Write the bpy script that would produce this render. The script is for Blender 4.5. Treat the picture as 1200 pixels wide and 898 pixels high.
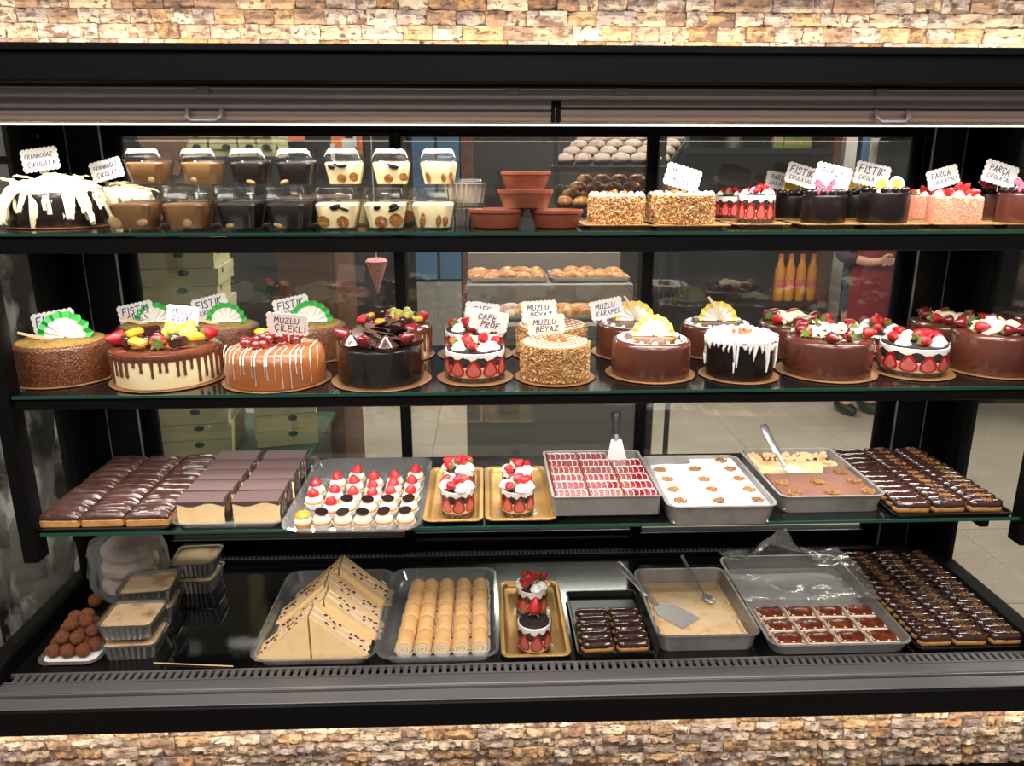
import bpy, math, random
from mathutils import Vector, Matrix, Euler, noise
rnd = random.Random(11)
SC = bpy.context.scene
for o in list(bpy.data.objects): bpy.data.objects.remove(o)
COL = SC.collection
# ------------------------------------------------------------------ camera
EYE = 1.55; FPX = 900.0; PITCH = math.radians(15.6); YAW = math.radians(2.1)
cam = bpy.data.cameras.new('camera'); cam.sensor_fit = 'HORIZONTAL'; cam.sensor_width = 36.0
cam.lens = 36.0*FPX/1200.0; cam.clip_start = .02; cam.clip_end = 60
camo = bpy.data.objects.new('camera', cam); COL.objects.link(camo)
camo.location = (0, 0, EYE); camo.rotation_euler = (math.pi/2-PITCH, 0, -YAW)
SC.camera = camo
# ------------------------------------------------------------------ view, world
SC.view_settings.view_transform = 'Standard'; SC.view_settings.look = 'None'
SC.view_settings.gamma = 1.0; SC.view_settings.use_curve_mapping = False
SC.view_settings.exposure = 0.0
SC.cycles.transparent_max_bounces = 40; SC.cycles.max_bounces = 10
W = bpy.data.worlds.new('shop_ambient'); SC.world = W; W.use_nodes = True
W.node_tree.nodes['Background'].inputs[0].default_value = (1.0, .93, .86, 1)
W.node_tree.nodes['Background'].inputs[1].default_value = .24

def lin(c):
    out = []
    for v in c[:3]:
        v /= 255.0
        out.append(v/12.92 if v <= .04045 else ((v+.055)/1.055)**2.4)
    return tuple(out)+(1.0,)

def area(name, loc, rot, sx, sy, power, col=(1, .93, .86), spread=180):
    l = bpy.data.lights.new(name, 'AREA'); l.shape = 'RECTANGLE'; l.size = sx; l.size_y = sy
    l.energy = power; l.color = col; l.spread = math.radians(spread)
    o = bpy.data.objects.new(name, l); COL.objects.link(o); o.location = loc; o.rotation_euler = rot
    return o
def spot(name, loc, target, power, ang, col=(1, .95, .9), r=.02, blend=.6):
    l = bpy.data.lights.new(name, 'SPOT'); l.energy = power; l.color = col; l.spot_size = math.radians(ang)
    l.spot_blend = blend; l.shadow_soft_size = r
    o = bpy.data.objects.new(name, l); COL.objects.link(o); o.location = loc
    o.rotation_euler = (Vector(target)-Vector(loc)).to_track_quat('-Z', 'Y').to_euler()
    return o
# ceiling panels on the customer side (above and behind the camera)
for x, y in ((-1.3, -.9), (0.1, -.9), (1.5, -.9), (-1.3, .25), (0.1, .25), (1.5, .25)):
    area('ceiling_panel_light', (x, y, 2.78), (0, 0, 0), .6, .6, 25)
# ceiling panels over the shop floor behind the case
for x, y in ((-1.2, 2.9), (.6, 2.9), (2.4, 2.9), (-1.55, 5.1), (.6, 5.1), (2.6, 5.1)):
    area('shop_panel_light', (x, y, 2.76), (0, 0, 0), 1.1, .3, 42)
# strips fitted in the case: under the canopy, under the shelf rails, stone washers
area('canopy_strip_light', (.1, 1.425, 1.619), (math.radians(25), 0, 0), 2.0, .02, 5, (1, .95, .9), 112)
area('shelf_strip_light', (.1, 1.425, 1.405), (math.radians(22), 0, 0), 1.9, .012, 5.6, (1, .95, .9), 130)
area('shelf_strip_light', (.1, 1.425, 1.115), (math.radians(22), 0, 0), 1.9, .012, 5.6, (1, .95, .9), 130)
area('stone_washer_light', (.1, 1.345, 1.744), (math.radians(152), 0, 0), 2.6, .012, 4.2, (1, .88, .70))
area('stone_washer_light', (.1, 1.25, .512), (math.radians(12), 0, 0), 2.8, .012, 3.6, (1, .88, .70))
spot('canopy_spot_light', (-.66, 1.60, 1.635), (-.72, 1.66, 1.5), 2.2, 80)
spot('canopy_spot_light', (.92, 1.60, 1.635), (.88, 1.63, 1.5), 1.7, 75)

# ------------------------------------------------------------------ pixel -> place on a real plane
_ct, _st, _cp, _sp = math.cos(PITCH), math.sin(PITCH), math.cos(YAW), math.sin(YAW)
FW = Vector((_sp*_ct, _cp*_ct, -_st)); RT = Vector((_cp, -_sp, 0)); UP = RT.cross(FW); EV = Vector((0, 0, EYE))
def ray(x, y): return FW+RT*((x-600)/FPX)-UP*((y-449)/FPX)
def onz(x, y, z):
    d = ray(x, y); return EV+d*((z-EYE)/d.z)
def ony(x, y, Y):
    d = ray(x, y); return EV+d*(Y/d.y)
def depth(p): return (Vector(p)-EV).dot(FW)
Z1, Z2, Z3, ZD = 1.443, 1.146, .864, .58

# ------------------------------------------------------------------ materials
MATS = {}
def mat(name, col, rough=.5, metal=0, spec=.5, coat=0, n=(), bump=None, sss=0, emis=None, rand=None, grad=None):
    m = bpy.data.materials.new(name); m.use_nodes = True; t = m.node_tree; N = t.nodes; L = t.links
    b = N['Principled BSDF']; MATS[name] = m
    b.inputs['Roughness'].default_value = rough; b.inputs['Metallic'].default_value = metal
    b.inputs['Specular IOR Level'].default_value = spec; b.inputs['Coat Weight'].default_value = coat
    b.inputs['Coat Roughness'].default_value = .08
    if sss:
        b.inputs['Subsurface Weight'].default_value = sss; b.inputs['Subsurface Radius'].default_value = (.01, .006, .004)
        b.inputs['Subsurface Scale'].default_value = .4
    if emis: b.inputs['Emission Color'].default_value = lin(col); b.inputs['Emission Strength'].default_value = emis
    tc = N.new('ShaderNodeTexCoord'); oi = N.new('ShaderNodeObjectInfo')
    add = N.new('ShaderNodeVectorMath'); add.operation = 'ADD'
    mul = N.new('ShaderNodeVectorMath'); mul.operation = 'SCALE'; mul.inputs[0].default_value = (3.1, 5.7, 7.3)
    L.new(oi.outputs['Random'], mul.inputs['Scale']); L.new(tc.outputs['Object'], add.inputs[0]); L.new(mul.outputs[0], add.inputs[1])
    vec = add.outputs[0]
    rgb = N.new('ShaderNodeRGB'); rgb.outputs[0].default_value = lin(col); cur = rgb.outputs[0]
    if rand:      # list of colours picked per object
        r = N.new('ShaderNodeValToRGB'); cr = r.color_ramp; cr.interpolation = 'CONSTANT'
        while len(cr.elements) < len(rand): cr.elements.new(.5)
        for i, c in enumerate(rand): cr.elements[i].position = i/len(rand); cr.elements[i].color = lin(c)
        L.new(oi.outputs['Random'], r.inputs[0]); cur = r.outputs[0]
    for e in n:   # (kind, scale, colour, lo, hi)
        kind, sc, c2, lo, hi = e[:5]
        if kind == 'v':
            tx = N.new('ShaderNodeTexVoronoi'); tx.inputs['Scale'].default_value = sc; out = tx.outputs['Distance']
        elif kind == 'vc':
            tx = N.new('ShaderNodeTexVoronoi'); tx.inputs['Scale'].default_value = sc
            sp = N.new('ShaderNodeSeparateColor'); L.new(tx.outputs['Color'], sp.inputs[0]); out = sp.outputs[0]
        else:
            tx = N.new('ShaderNodeTexNoise'); tx.inputs['Scale'].default_value = sc; tx.inputs['Detail'].default_value = 5; out = tx.outputs['Fac']
        if len(e) > 5:
            mp = N.new('ShaderNodeMapping'); mp.inputs['Scale'].default_value = e[5]; L.new(vec, mp.inputs[0]); L.new(mp.outputs[0], tx.inputs['Vector'])
        else: L.new(vec, tx.inputs['Vector'])
        mr = N.new('ShaderNodeMapRange'); mr.inputs[1].default_value = lo; mr.inputs[2].default_value = hi; L.new(out, mr.inputs[0])
        mx = N.new('ShaderNodeMix'); mx.data_type = 'RGBA'; L.new(mr.outputs[0], mx.inputs[0]); L.new(cur, mx.inputs[6])
        mx.inputs[7].default_value = lin(c2); cur = mx.outputs[2]
    L.new(cur, b.inputs['Base Color'])
    if bump:
        kind, sc, st = bump
        tx = N.new('ShaderNodeTexVoronoi' if kind == 'v' else 'ShaderNodeTexNoise'); tx.inputs['Scale'].default_value = sc
        if kind != 'v': tx.inputs['Detail'].default_value = 6
        L.new(vec, tx.inputs['Vector']); bp = N.new('ShaderNodeBump'); bp.inputs['Strength'].default_value = st
        bp.inputs['Distance'].default_value = .004
        L.new(tx.outputs[0], bp.inputs['Height']); L.new(bp.outputs[0], b.inputs['Normal'])
    return m
def clear(name, tint=(255, 255, 255), rough=.03, k=1.0, milky=0.0, ior=1.45):
    """thin clear sheet: transmits straight through, mirrors by Fresnel, an optional share of white haze"""
    m = bpy.data.materials.new(name); m.use_nodes = True; t = m.node_tree; N = t.nodes; L = t.links; MATS[name] = m
    N.remove(N['Principled BSDF']); out = N['Material Output']
    tr = N.new('ShaderNodeBsdfTransparent'); tr.inputs[0].default_value = lin(tint)
    gl = N.new('ShaderNodeBsdfGlossy'); gl.inputs['Roughness'].default_value = rough
    lw = N.new('ShaderNodeLayerWeight'); lw.inputs[0].default_value = .5
    pw = N.new('ShaderNodeMath'); pw.operation = 'POWER'; pw.inputs[1].default_value = 5; L.new(lw.outputs['Facing'], pw.inputs[0])
    f0 = ((ior-1)/(ior+1))**2; mu = N.new('ShaderNodeMath'); mu.operation = 'MULTIPLY_ADD'; mu.inputs[1].default_value = (1-f0)*.8*k; mu.inputs[2].default_value = f0*k; mu.use_clamp = True
    L.new(pw.outputs[0], mu.inputs[0]); base = tr.outputs[0]
    if milky:
        df = N.new('ShaderNodeBsdfTranslucent'); d2 = N.new('ShaderNodeBsdfDiffuse'); am = N.new('ShaderNodeMixShader')
        L.new(df.outputs[0], am.inputs[1]); L.new(d2.outputs[0], am.inputs[2])
        mm = N.new('ShaderNodeMixShader'); mm.inputs[0].default_value = milky; L.new(base, mm.inputs[1]); L.new(am.outputs[0], mm.inputs[2]); base = mm.outputs[0]
    mx = N.new('ShaderNodeMixShader'); L.new(mu.outputs[0], mx.inputs[0]); L.new(base, mx.inputs[1]); L.new(gl.outputs[0], mx.inputs[2])
    L.new(mx.outputs[0], out.inputs[0])
    return m

STONE = [(157, 137, 119), (154, 124, 92), (134, 119, 112), (164, 149, 132), (149, 114, 78), (119, 107, 105), (156, 134, 112), (168, 154, 141), (131, 104, 84), (144, 131, 122)]
mat('stone', (190, 160, 120), .9, rand=STONE, n=[('n', 1.1, (92, 70, 58), .48, .64), ('n', .8, (186, 160, 128), .56, .74), ('n', 3.2, (74, 56, 46), .56, .66)], bump=('n', 4.5, 1.0))
mat('mortar', (70, 58, 50), .95)
mat('black_metal', (8, 8, 9), .48, spec=.12)
mat('black_gloss', (9, 9, 10), .09, spec=.5, n=[('n', 9, (24, 24, 25), .5, .8)])
mat('grille_dark', (44, 44, 46), .4)
mat('rim_grey', (88, 85, 86), .42, metal=.3, n=[('n', 400, (96, 93, 95), .45, .6)])
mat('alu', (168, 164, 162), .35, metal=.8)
mat('steel', (196, 195, 193), .32, metal=.75, bump=('n', 200, .05))
mat('pan_metal', (158, 154, 150), .42, metal=.6, n=[('n', 30, (136, 131, 127), .5, .8)])
mat('blind', (148, 128, 118), .6)
mat('blind_rail', (128, 120, 122), .4, metal=.2)
mat('shelf_dark', (14, 15, 15), .12, spec=.55)
mat('glass_edge', (22, 66, 54), .12, spec=.6)
clear('pane', (240, 243, 240), .01, 1.9, 0.012)
clear('pet', (252, 252, 251), .14, .75, 0, 1.5)
clear('tray_clear', (246, 246, 246), .09, 2.2, .13, 1.5)
clear('collar', (252, 251, 250), .05, 1.2)
clear('bag', (246, 246, 246), .16, 2.0, .27, 1.5)
clear('haze_lid', (246, 246, 246), .12, 1.8, .16, 1.5)
mat('choc_glaze', (66, 36, 27), .2, coat=.4, n=[('n', 14, (52, 28, 22), .4, .7)])
mat('choc_milk', (86, 45, 33), .26, coat=.3, n=[('n', 14, (70, 36, 27), .4, .7)])
mat('choc_dark', (36, 22, 19), .26, coat=.25, n=[('n', 20, (28, 18, 17), .4, .7)])
mat('choc_black', (20, 14, 14), .3, spec=.3, coat=.12, n=[('n', 26, (44, 34, 32), .6, .8)])
mat('choc_icing', (70, 44, 38), .3, coat=.35, n=[('n', 60, (50, 30, 26), .4, .7)], bump=('n', 120, .25))
mat('choc_icing_shiny', (58, 34, 30), .16, coat=.8, n=[('n', 50, (40, 24, 22), .4, .7)])
mat('choc_matte', (82, 62, 60), .75, bump=('n', 500, .2))
mat('choc_curl', (66, 46, 40), .4)
mat('ganache_drip', (96, 52, 36), .18, coat=.6)
mat('pistachio_side', (82, 42, 22), .4, coat=.15, n=[('v', 300, (186, 138, 76), .30, .14), ('vc', 150, (104, 58, 28), .6, .8)], bump=('v', 320, .4))
mat('pistachio_top', (142, 108, 44), .85, n=[('vc', 500, (176, 144, 72), .4, .8), ('n', 60, (112, 78, 34), .5, .7)], bump=('v', 420, .6))
mat('caramel', (166, 100, 54), .34, coat=.2, n=[('n', 16, (150, 88, 46), .4, .7)])
mat('caramel_top', (176, 84, 50), .16, coat=.8)
mat('cream_ivory', (240, 224, 178), .45, sss=.15, n=[('n', 20, (228, 206, 152), .5, .8)])
mat('cream_white', (246, 242, 236), .55, sss=.15)
mat('cream_tart', (234, 220, 194), .5, sss=.15)
mat('white_choc', (240, 228, 192), .6, sss=.1)
mat('coconut', (250, 249, 246), .85, bump=('n', 350, .4))
mat('cookie', (40, 27, 24), .85, n=[('n', 200, (74, 54, 48), .55, .7)], bump=('v', 260, .8))
mat('strawberry', (186, 12, 22), .28, coat=.35, n=[('v', 300, (226, 150, 80), .13, .06), ('n', 30, (204, 40, 36), .55, .8)], bump=('v', 300, .3))
mat('strawberry_dark', (104, 22, 26), .25, coat=.4, n=[('n', 30, (150, 44, 40), .5, .8)])
mat('strawberry_cut', (216, 118, 108), .35, coat=.2, n=[('n', 90, (190, 60, 58), .45, .7)])
mat('strawberry_rim', (170, 16, 26), .25, coat=.5)
mat('leaf', (104, 126, 58), .5, n=[('n', 60, (164, 172, 92), .5, .75)])
mat('mango', (240, 170, 44), .3, coat=.4, n=[('n', 40, (246, 196, 84), .5, .8)])
mat('grape', (190, 188, 84), .15, coat=.6, sss=.3)
mat('orange_fruit', (244, 154, 26), .2, coat=.6, n=[('n', 60, (250, 186, 60), .5, .8)])
mat('dark_berry', (48, 28, 40), .2, coat=.6)
mat('cherry', (120, 34, 30), .12, coat=.8, n=[('n', 60, (70, 24, 26), .5, .7)])
NUTS = [('vc', 260, (184, 140, 88), .35, .6), ('vc', 330, (120, 80, 44), .7, .8)]
mat('nut', (160, 112, 64), .75, n=NUTS, bump=('v', 260, .9))
mat('nut_grain', (184, 138, 84), .7, n=[('vc', 120, (140, 92, 50), .45, .7), ('vc', 190, (216, 182, 130), .6, .8)])
mat('nut_dust', (164, 118, 70), .9, n=[('n', 300, (116, 76, 42), .5, .65)], bump=('v', 500, .8))
mat('walnut', (150, 86, 44), .45, coat=.3, n=[('n', 90, (196, 132, 76), .5, .7)], bump=('n', 200, .6))
mat('pink_crumb', (226, 140, 112), .85, n=[('vc', 420, (242, 174, 148), .4, .7)], bump=('v', 420, .7))
mat('sponge', (226, 182, 118), .8, n=[('n', 90, (206, 156, 92), .5, .7)], bump=('n', 300, .3))
mat('sponge_pale', (244, 210, 156), .7, n=[('n', 50, (236, 198, 138), .5, .75)])
mat('fruit_cream', (246, 226, 208), .6, n=[('n', 160, (214, 150, 136), .6, .72)])
mat('roll_skin', (240, 194, 132), .6, n=[('n', 40, (232, 176, 112), .45, .7)])
mat('dough', (200, 148, 86), .6, n=[('n', 70, (172, 112, 56), .5, .7)])
mat('bun_crust', (196, 118, 58), .4, coat=.15, n=[('n', 1.6, (232, 184, 120), .45, .6), ('n', 4, (150, 80, 38), .58, .7)], bump=('n', 4, .6))
mat('bun_dusted', (206, 184, 170), .8, n=[('n', 2, (170, 136, 116), .5, .7)], bump=('n', 4, .5))
mat('cherry_glaze', (112, 12, 20), .14, coat=.5, n=[('n', 50, (146, 26, 28), .5, .75)])
mat('custard', (226, 194, 150), .55, n=[('n', 40, (208, 166, 116), .5, .75), ('n', 300, (170, 116, 66), .66, .74)])
mat('caramel_skin', (112, 64, 42), .38, coat=.2, n=[('n', 40, (96, 52, 34), .4, .7)])
mat('burnt_square', (98, 42, 26), .3, coat=.4, n=[('n', 36, (146, 70, 38), .55, .75), ('n', 90, (66, 28, 20), .55, .7)])
mat('milk_base', (222, 202, 178), .5)
mat('pudding_top', (216, 184, 144), .5, coat=.3, n=[('n', 16, (146, 100, 70), .48, .64)])
mat('truffle', (146, 84, 52), .9, n=[('n', 3, (104, 54, 34), .5, .7)], bump=('v', 9, 1.0))
mat('caramel_pudding', (106, 74, 42), .45, spec=.3, n=[('n', 20, (124, 90, 54), .4, .7)])
mat('choc_pudding', (24, 15, 14), .4, spec=.3)
mat('banana_slice', (150, 100, 50), .4, n=[('n', 120, (104, 60, 30), .45, .62), ('n', 260, (206, 170, 110), .58, .7)])
mat('banana_pale', (150, 116, 74), .5)
mat('gold', (190, 150, 88), .36, metal=.6, n=[('n', 14, (206, 170, 108), .5, .8)])
mat('board_gold', (150, 108, 70), .4, metal=.5)
mat('gold_edge', (222, 188, 128), .5, metal=.3, n=[('v', 500, (150, 104, 52), .3, .5)])
mat('board_under', (170, 150, 130), .7)
mat('tag_paper', (238, 234, 228), .8)
mat('ink', (30, 34, 96), .6)
mat('fan_white', (246, 242, 232), .7)
mat('fan_green', (70, 186, 86), .7)
mat('fan_yellow', (246, 222, 120), .7)
mat('stick_print', (236, 200, 160), .7, n=[('v', 260, (60, 40, 36), .16, .1)])
mat('butterfly', (214, 78, 104), .6, n=[('n', 120, (150, 30, 60), .55, .6)])
mat('topper_yellow', (236, 196, 60), .6, n=[('n', 160, (60, 50, 40), .6, .64)])
mat('terracotta', (122, 60, 38), .5, n=[('n', 12, (102, 50, 32), .45, .7)])
mat('foil', (160, 158, 156), .35, metal=.9, bump=('n', 60, .3))
mat('paper_white', (240, 236, 230), .8)
mat('tray_black', (18, 18, 18), .3)
mat('plastic_black', (30, 31, 33), .45)
mat('wood_pick', (214, 178, 130), .6)
# shop behind
mat('floor_tile', (186, 174, 158), .22, n=[('n', 3, (176, 162, 144), .4, .7)])
mat('grout', (120, 110, 100), .9)
mat('wall_dark', (34, 32, 32), .7, n=[('n', 2, (46, 42, 40), .4, .7)])
mat('wall_grey', (120, 116, 112), .8)
mat('ceiling_grey', (120, 116, 112), .9)
mat('carton', (214, 206, 158), .75, n=[('n', 10, (200, 190, 140), .5, .8)])
mat('carton_mark', (40, 70, 56), .7)
mat('brown_carton', (120, 76, 52), .7)
mat('counter_grey', (150, 148, 144), .5)
mat('cabinet_dark', (28, 27, 27), .5)
mat('blue_paint', (66, 110, 150), .5)
mat('wood_brown', (112, 66, 42), .6, n=[('n', 6, (88, 50, 32), .4, .7, (1, 1, 8))])
mat('orange_paper', (222, 116, 60), .8)
mat('note_paper', (214, 206, 200), .8)
mat('kraft_pink', (196, 156, 140), .8)
mat('piping_pink', (200, 84, 100), .5, n=[('v', 90, (230, 150, 150), .2, .4)])
mat('juice', (244, 158, 30), .3, n=[('n', 20, (250, 180, 60), .5, .8)])
mat('label_pink', (230, 120, 110), .6)
mat('pack_green', (150, 178, 90), .6)
mat('skin', (206, 152, 128), .55, sss=.1)
mat('hair', (40, 28, 24), .5)
mat('blouse', (58, 40, 58), .8, n=[('v', 60, (150, 110, 140), .2, .1), ('n', 60, (110, 44, 60), .58, .62)])
mat('apron_red', (126, 22, 38), .8)
mat('shoe_black', (20, 20, 22), .5)
mat('trousers', (60, 66, 80), .85)
mat('crumple', (132, 128, 122), .35, n=[('n', 7, (40, 39, 38), .46, .54, (1, 1, .45)), ('n', 16, (206, 202, 196), .55, .62, (1, 1, .4))], bump=('n', 24, 1.0))
mat('lamp_glow', (255, 246, 236), .5, emis=3)
mat('slot', (6, 6, 6), .8)
# ------------------------------------------------------------------ mesh helpers
TAU = math.tau
class MB:
    def __init__(s): s.v = []; s.f = []; s.m = []; s.mi = 0
    def add(s, vs, fs, M=None):
        o = len(s.v)
        s.v += [tuple(M @ Vector(p)) for p in vs] if M else [tuple(p) for p in vs]
        s.f += [tuple(i+o for i in f) for f in fs]; s.m += [s.mi]*len(fs); return s
    def box(s, c, d, M=None, b=0):
        x, y, z = d[0]/2, d[1]/2, d[2]/2
        if b:
            rr = [rrect(d[0]-2*b, d[1]-2*b, b*.6, 2), rrect(d[0], d[1], b, 2), rrect(d[0], d[1], b, 2), rrect(d[0]-2*b, d[1]-2*b, b*.6, 2)]
            zz = [-z, -z+b, z-b, z]
            return s.loft([[(p[0]+c[0], p[1]+c[1], k+c[2]) for p in r] for r, k in zip(rr, zz)], M=M)
        vs = [(c[0]+i*x, c[1]+j*y, c[2]+k*z) for k in (-1, 1) for j in (-1, 1) for i in (-1, 1)]
        return s.add(vs, [(0, 2, 3, 1), (4, 5, 7, 6), (0, 1, 5, 4), (2, 6, 7, 3), (0, 4, 6, 2), (1, 3, 7, 5)], M)
    def b2(s, x0, x1, y0, y1, z0, z1, b=0): return s.box(((x0+x1)/2, (y0+y1)/2, (z0+z1)/2), (abs(x1-x0), abs(y1-y0), abs(z1-z0)), b=b)
    def loft(s, rings, cap0=True, cap1=True, M=None, closed=True):
        n = len(rings[0]); vs = [p for r in rings for p in r]; fs = []
        for k in range(len(rings)-1):
            for i in range(n if closed else n-1):
                j = (i+1) % n; fs.append((k*n+i, k*n+j, (k+1)*n+j, (k+1)*n+i))
        if cap0: fs.append(tuple(range(n-1, -1, -1)))
        if cap1: fs.append(tuple((len(rings)-1)*n+i for i in range(n)))
        return s.add(vs, fs, M)
    def lathe(s, prof, seg=32, M=None, cap0=True, cap1=True, fn=None):
        rings = []
        for r, z in prof:
            rings.append([((r*(fn(a, z) if fn else 1))*math.cos(a), (r*(fn(a, z) if fn else 1))*math.sin(a), z) for a in [TAU*i/seg for i in range(seg)]])
        return s.loft(rings, cap0, cap1, M)
    def tube(s, pts, r, seg=6, M=None):
        pts = [Vector(p) for p in pts]; rings = []; up = Vector((0, 0, 1))
        for i, p in enumerate(pts):
            t = (pts[min(i+1, len(pts)-1)]-pts[max(i-1, 0)]).normalized()
            a = t.cross(up); a = t.cross(Vector((0, 1, 0))) if a.length < .05 else a
            a.normalize(); b = a.cross(t); q = r[i] if isinstance(r, (list, tuple)) else r
            rings.append([tuple(p+(a*math.cos(TAU*k/seg)+b*math.sin(TAU*k/seg))*q) for k in range(seg)])
        return s.loft(rings, M=M)
    def ell(s, c, r, seg=10, nr=6, M=None):
        rings = []
        for k in range(nr+1):
            ph = math.pi*(k/nr)-math.pi/2; q = max(math.cos(ph), .02)
            rings.append([(c[0]+r[0]*q*math.cos(TAU*i/seg), c[1]+r[1]*q*math.sin(TAU*i/seg), c[2]+r[2]*math.sin(ph)) for i in range(seg)])
        return s.loft(rings, M=M)
    def prism(s, poly, h0, h1, axis='z', M=None):
        def P(a, b, h): return (a, b, h) if axis == 'z' else ((a, h, b) if axis == 'y' else (h, a, b))
        rr = [[P(a, b, h) for a, b in poly] for h in (h0, h1)]
        return s.loft(rr, M=M)
    def mesh(s, name, mats, smooth=40, jitter=0):
        me = bpy.data.meshes.new(name); me.from_pydata(s.v, [], s.f)
        for k in (mats if isinstance(mats, (list, tuple)) else [mats]): me.materials.append(MATS[k])
        if any(s.m): me.polygons.foreach_set('material_index', s.m)
        if smooth:
            me.polygons.foreach_set('use_smooth', [True]*len(me.polygons)); me.set_sharp_from_angle(angle=math.radians(smooth))
        me.update(); return me
    def build(s, name, mats, parent=None, loc=(0, 0, 0), rot=(0, 0, 0), smooth=40): return ob(name, s.mesh(name, mats, smooth), parent, loc, rot)
def ob(name, data, parent=None, loc=(0, 0, 0), rot=(0, 0, 0), sc=None):
    o = bpy.data.objects.new(name, data); COL.objects.link(o); o.location = loc; o.rotation_euler = rot
    if sc is not None: o.scale = (sc, sc, sc) if isinstance(sc, (int, float)) else sc
    if parent: o.parent = parent
    return o
def tag(o, label, cat, group=None, kind=None):
    o['label'] = label; o['category'] = cat
    if group: o['group'] = group
    if kind: o['kind'] = kind
    return o
def thing(name, label, cat, loc=(0, 0, 0), rz=0, group=None): return tag(ob(name, None, None, loc, (0, 0, rz)), label, cat, group)
def struct(o): o['kind'] = 'structure'; return o
def rrect(w, d, r, n=4):
    pts = []; r = min(r, w/2-1e-5, d/2-1e-5)
    for cx, cy, a0 in ((w/2-r, d/2-r, 0), (-w/2+r, d/2-r, 90), (-w/2+r, -d/2+r, 180), (w/2-r, -d/2+r, 270)):
        for k in range(n+1):
            a = math.radians(a0+90*k/n); pts.append((cx+r*math.cos(a), cy+r*math.sin(a)))
    return pts
def ring(w, d, r, z, n=4): return [(x, y, z) for x, y in rrect(w, d, r, n)]
def rsub(w, d, r, n, z, amp=0, per=64):
    P = [Vector(p) for p in rrect(w, d, r, n)]; P.append(P[0]); S = [0]
    for a, b in zip(P, P[1:]): S.append(S[-1]+(b-a).length)
    out = []
    for i in range(per):
        s = S[-1]*i/per; k = max(j for j in range(len(S)-1) if S[j] <= s+1e-9); q = P[k].lerp(P[k+1], (s-S[k])/max(S[k+1]-S[k], 1e-9)); f = 1+amp*(1 if i % 2 else -1); out.append((q.x*f, q.y*f, z))
    return out
def pan(w, d, h, flare=.004, rim=.004, t=.002, r=.015, n=4):
    mb = MB(); a = [ring(w-2*flare, d-2*flare, r, 0, n), ring(w, d, r, h, n), ring(w+2*rim, d+2*rim, r+rim, h, n), ring(w+2*rim, d+2*rim, r+rim, h+t, n),
                    ring(w-2*t, d-2*t, r-t, h+t, n), ring(w-2*flare-2*t, d-2*flare-2*t, r-t, t, n)]
    return mb.loft(a)
ORD = ['first', 'second', 'third', 'fourth', 'fifth', 'sixth', 'seventh', 'eighth', 'ninth', 'tenth', 'eleventh', 'twelfth', 'thirteenth', 'fourteenth', 'fifteenth', 'sixteenth', 'seventeenth', 'eighteenth', 'nineteenth', 'twentieth']
_cache = {}
def cached(key, fn):
    if key not in _cache: _cache[key] = fn()
    return _cache[key]
def text_mesh(s, size, m):
    cu = bpy.data.curves.new('lettering', 'FONT'); cu.body = s; cu.size = size; cu.align_x = 'CENTER'; cu.align_y = 'CENTER'
    cu.extrude = .00015; cu.resolution_u = 2; cu.shear = .12; cu.offset = size*.012
    o = bpy.data.objects.new('lettering', cu); COL.objects.link(o)
    bpy.context.view_layer.update()
    me = bpy.data.meshes.new_from_object(o.evaluated_get(bpy.context.evaluated_depsgraph_get()))
    bpy.data.objects.remove(o); me.materials.clear(); me.materials.append(MATS[m]); return me

# ------------------------------------------------------------------ stone walls
def stone_mesh(k):
    r = random.Random(k); w, d, h = 1.0, 1.0, 1.0; nx, nz = 6, 3; vs = []; fs = []
    for j in range(nz+1):
        for i in range(nx+1):
            x = i/nx-.5; z = j/nz-.5; e = i in (0, nx) or j in (0, nz)
            y = -.5+(.18 if e else 0)+r.uniform(-.28, .28)*(1 if not e else .5)
            vs.append((x*.985, y, z*.97))
    for j in range(nz):
        for i in range(nx): a = j*(nx+1)+i; fs.append((a, a+1, a+nx+2, a+nx+1))
    m = len(vs); vs += [(-.5*.985, .5, -.485), (.5*.985, .5, -.485), (.5*.985, .5, .485), (-.5*.985, .5, .485)]
    b = list(range(nx+1)); t = [nz*(nx+1)+i for i in range(nx+1)]; l = [j*(nx+1) for j in range(nz+1)]; rr = [j*(nx+1)+nx for j in range(nz+1)]
    fs += [tuple([m, m+1]+b[::-1]), tuple(t+[m+2, m+3]), tuple([m, *l, m+3]), tuple([m+1, m+2]+rr[::-1])]
    mb = MB(); mb.add(vs, fs); return mb.mesh('stone', 'stone', smooth=25)
STONES = [stone_mesh(k) for k in range(9)]
def stone_wall(name, yface, z0, rows, x0, x1, sgn, back_z):
    wall = struct(MB().b2(x0-.6, x1+.6, yface+.012, yface+.09, *back_z).build(name, 'mortar', smooth=None))
    bw, bh = .0485, .0228
    for r in range(rows):
        x = x0-rnd.uniform(0, .04)
        while x < x1:
            w = bw*rnd.choice((1, 1, 1, 1, .7, 1.4)); 
            s = ob('stone', rnd.choice(STONES), wall, (x+w/2, yface+.002+rnd.uniform(-.003, .004), z0+sgn*(r+.5)*bh), (0, 0, rnd.choice((0, 0, 0))))
            s.scale = (w*rnd.choice((1, -1)) if False else w, .018, bh); x += w
stone_wall('wall_front_upper', 1.385, 1.732, 5, -1.02, 1.16, 1, (1.66, 2.8))
stone_wall('wall_front_lower', 1.285, .525, 7, -1.12, 1.28, -1, (0, .54))

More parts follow.
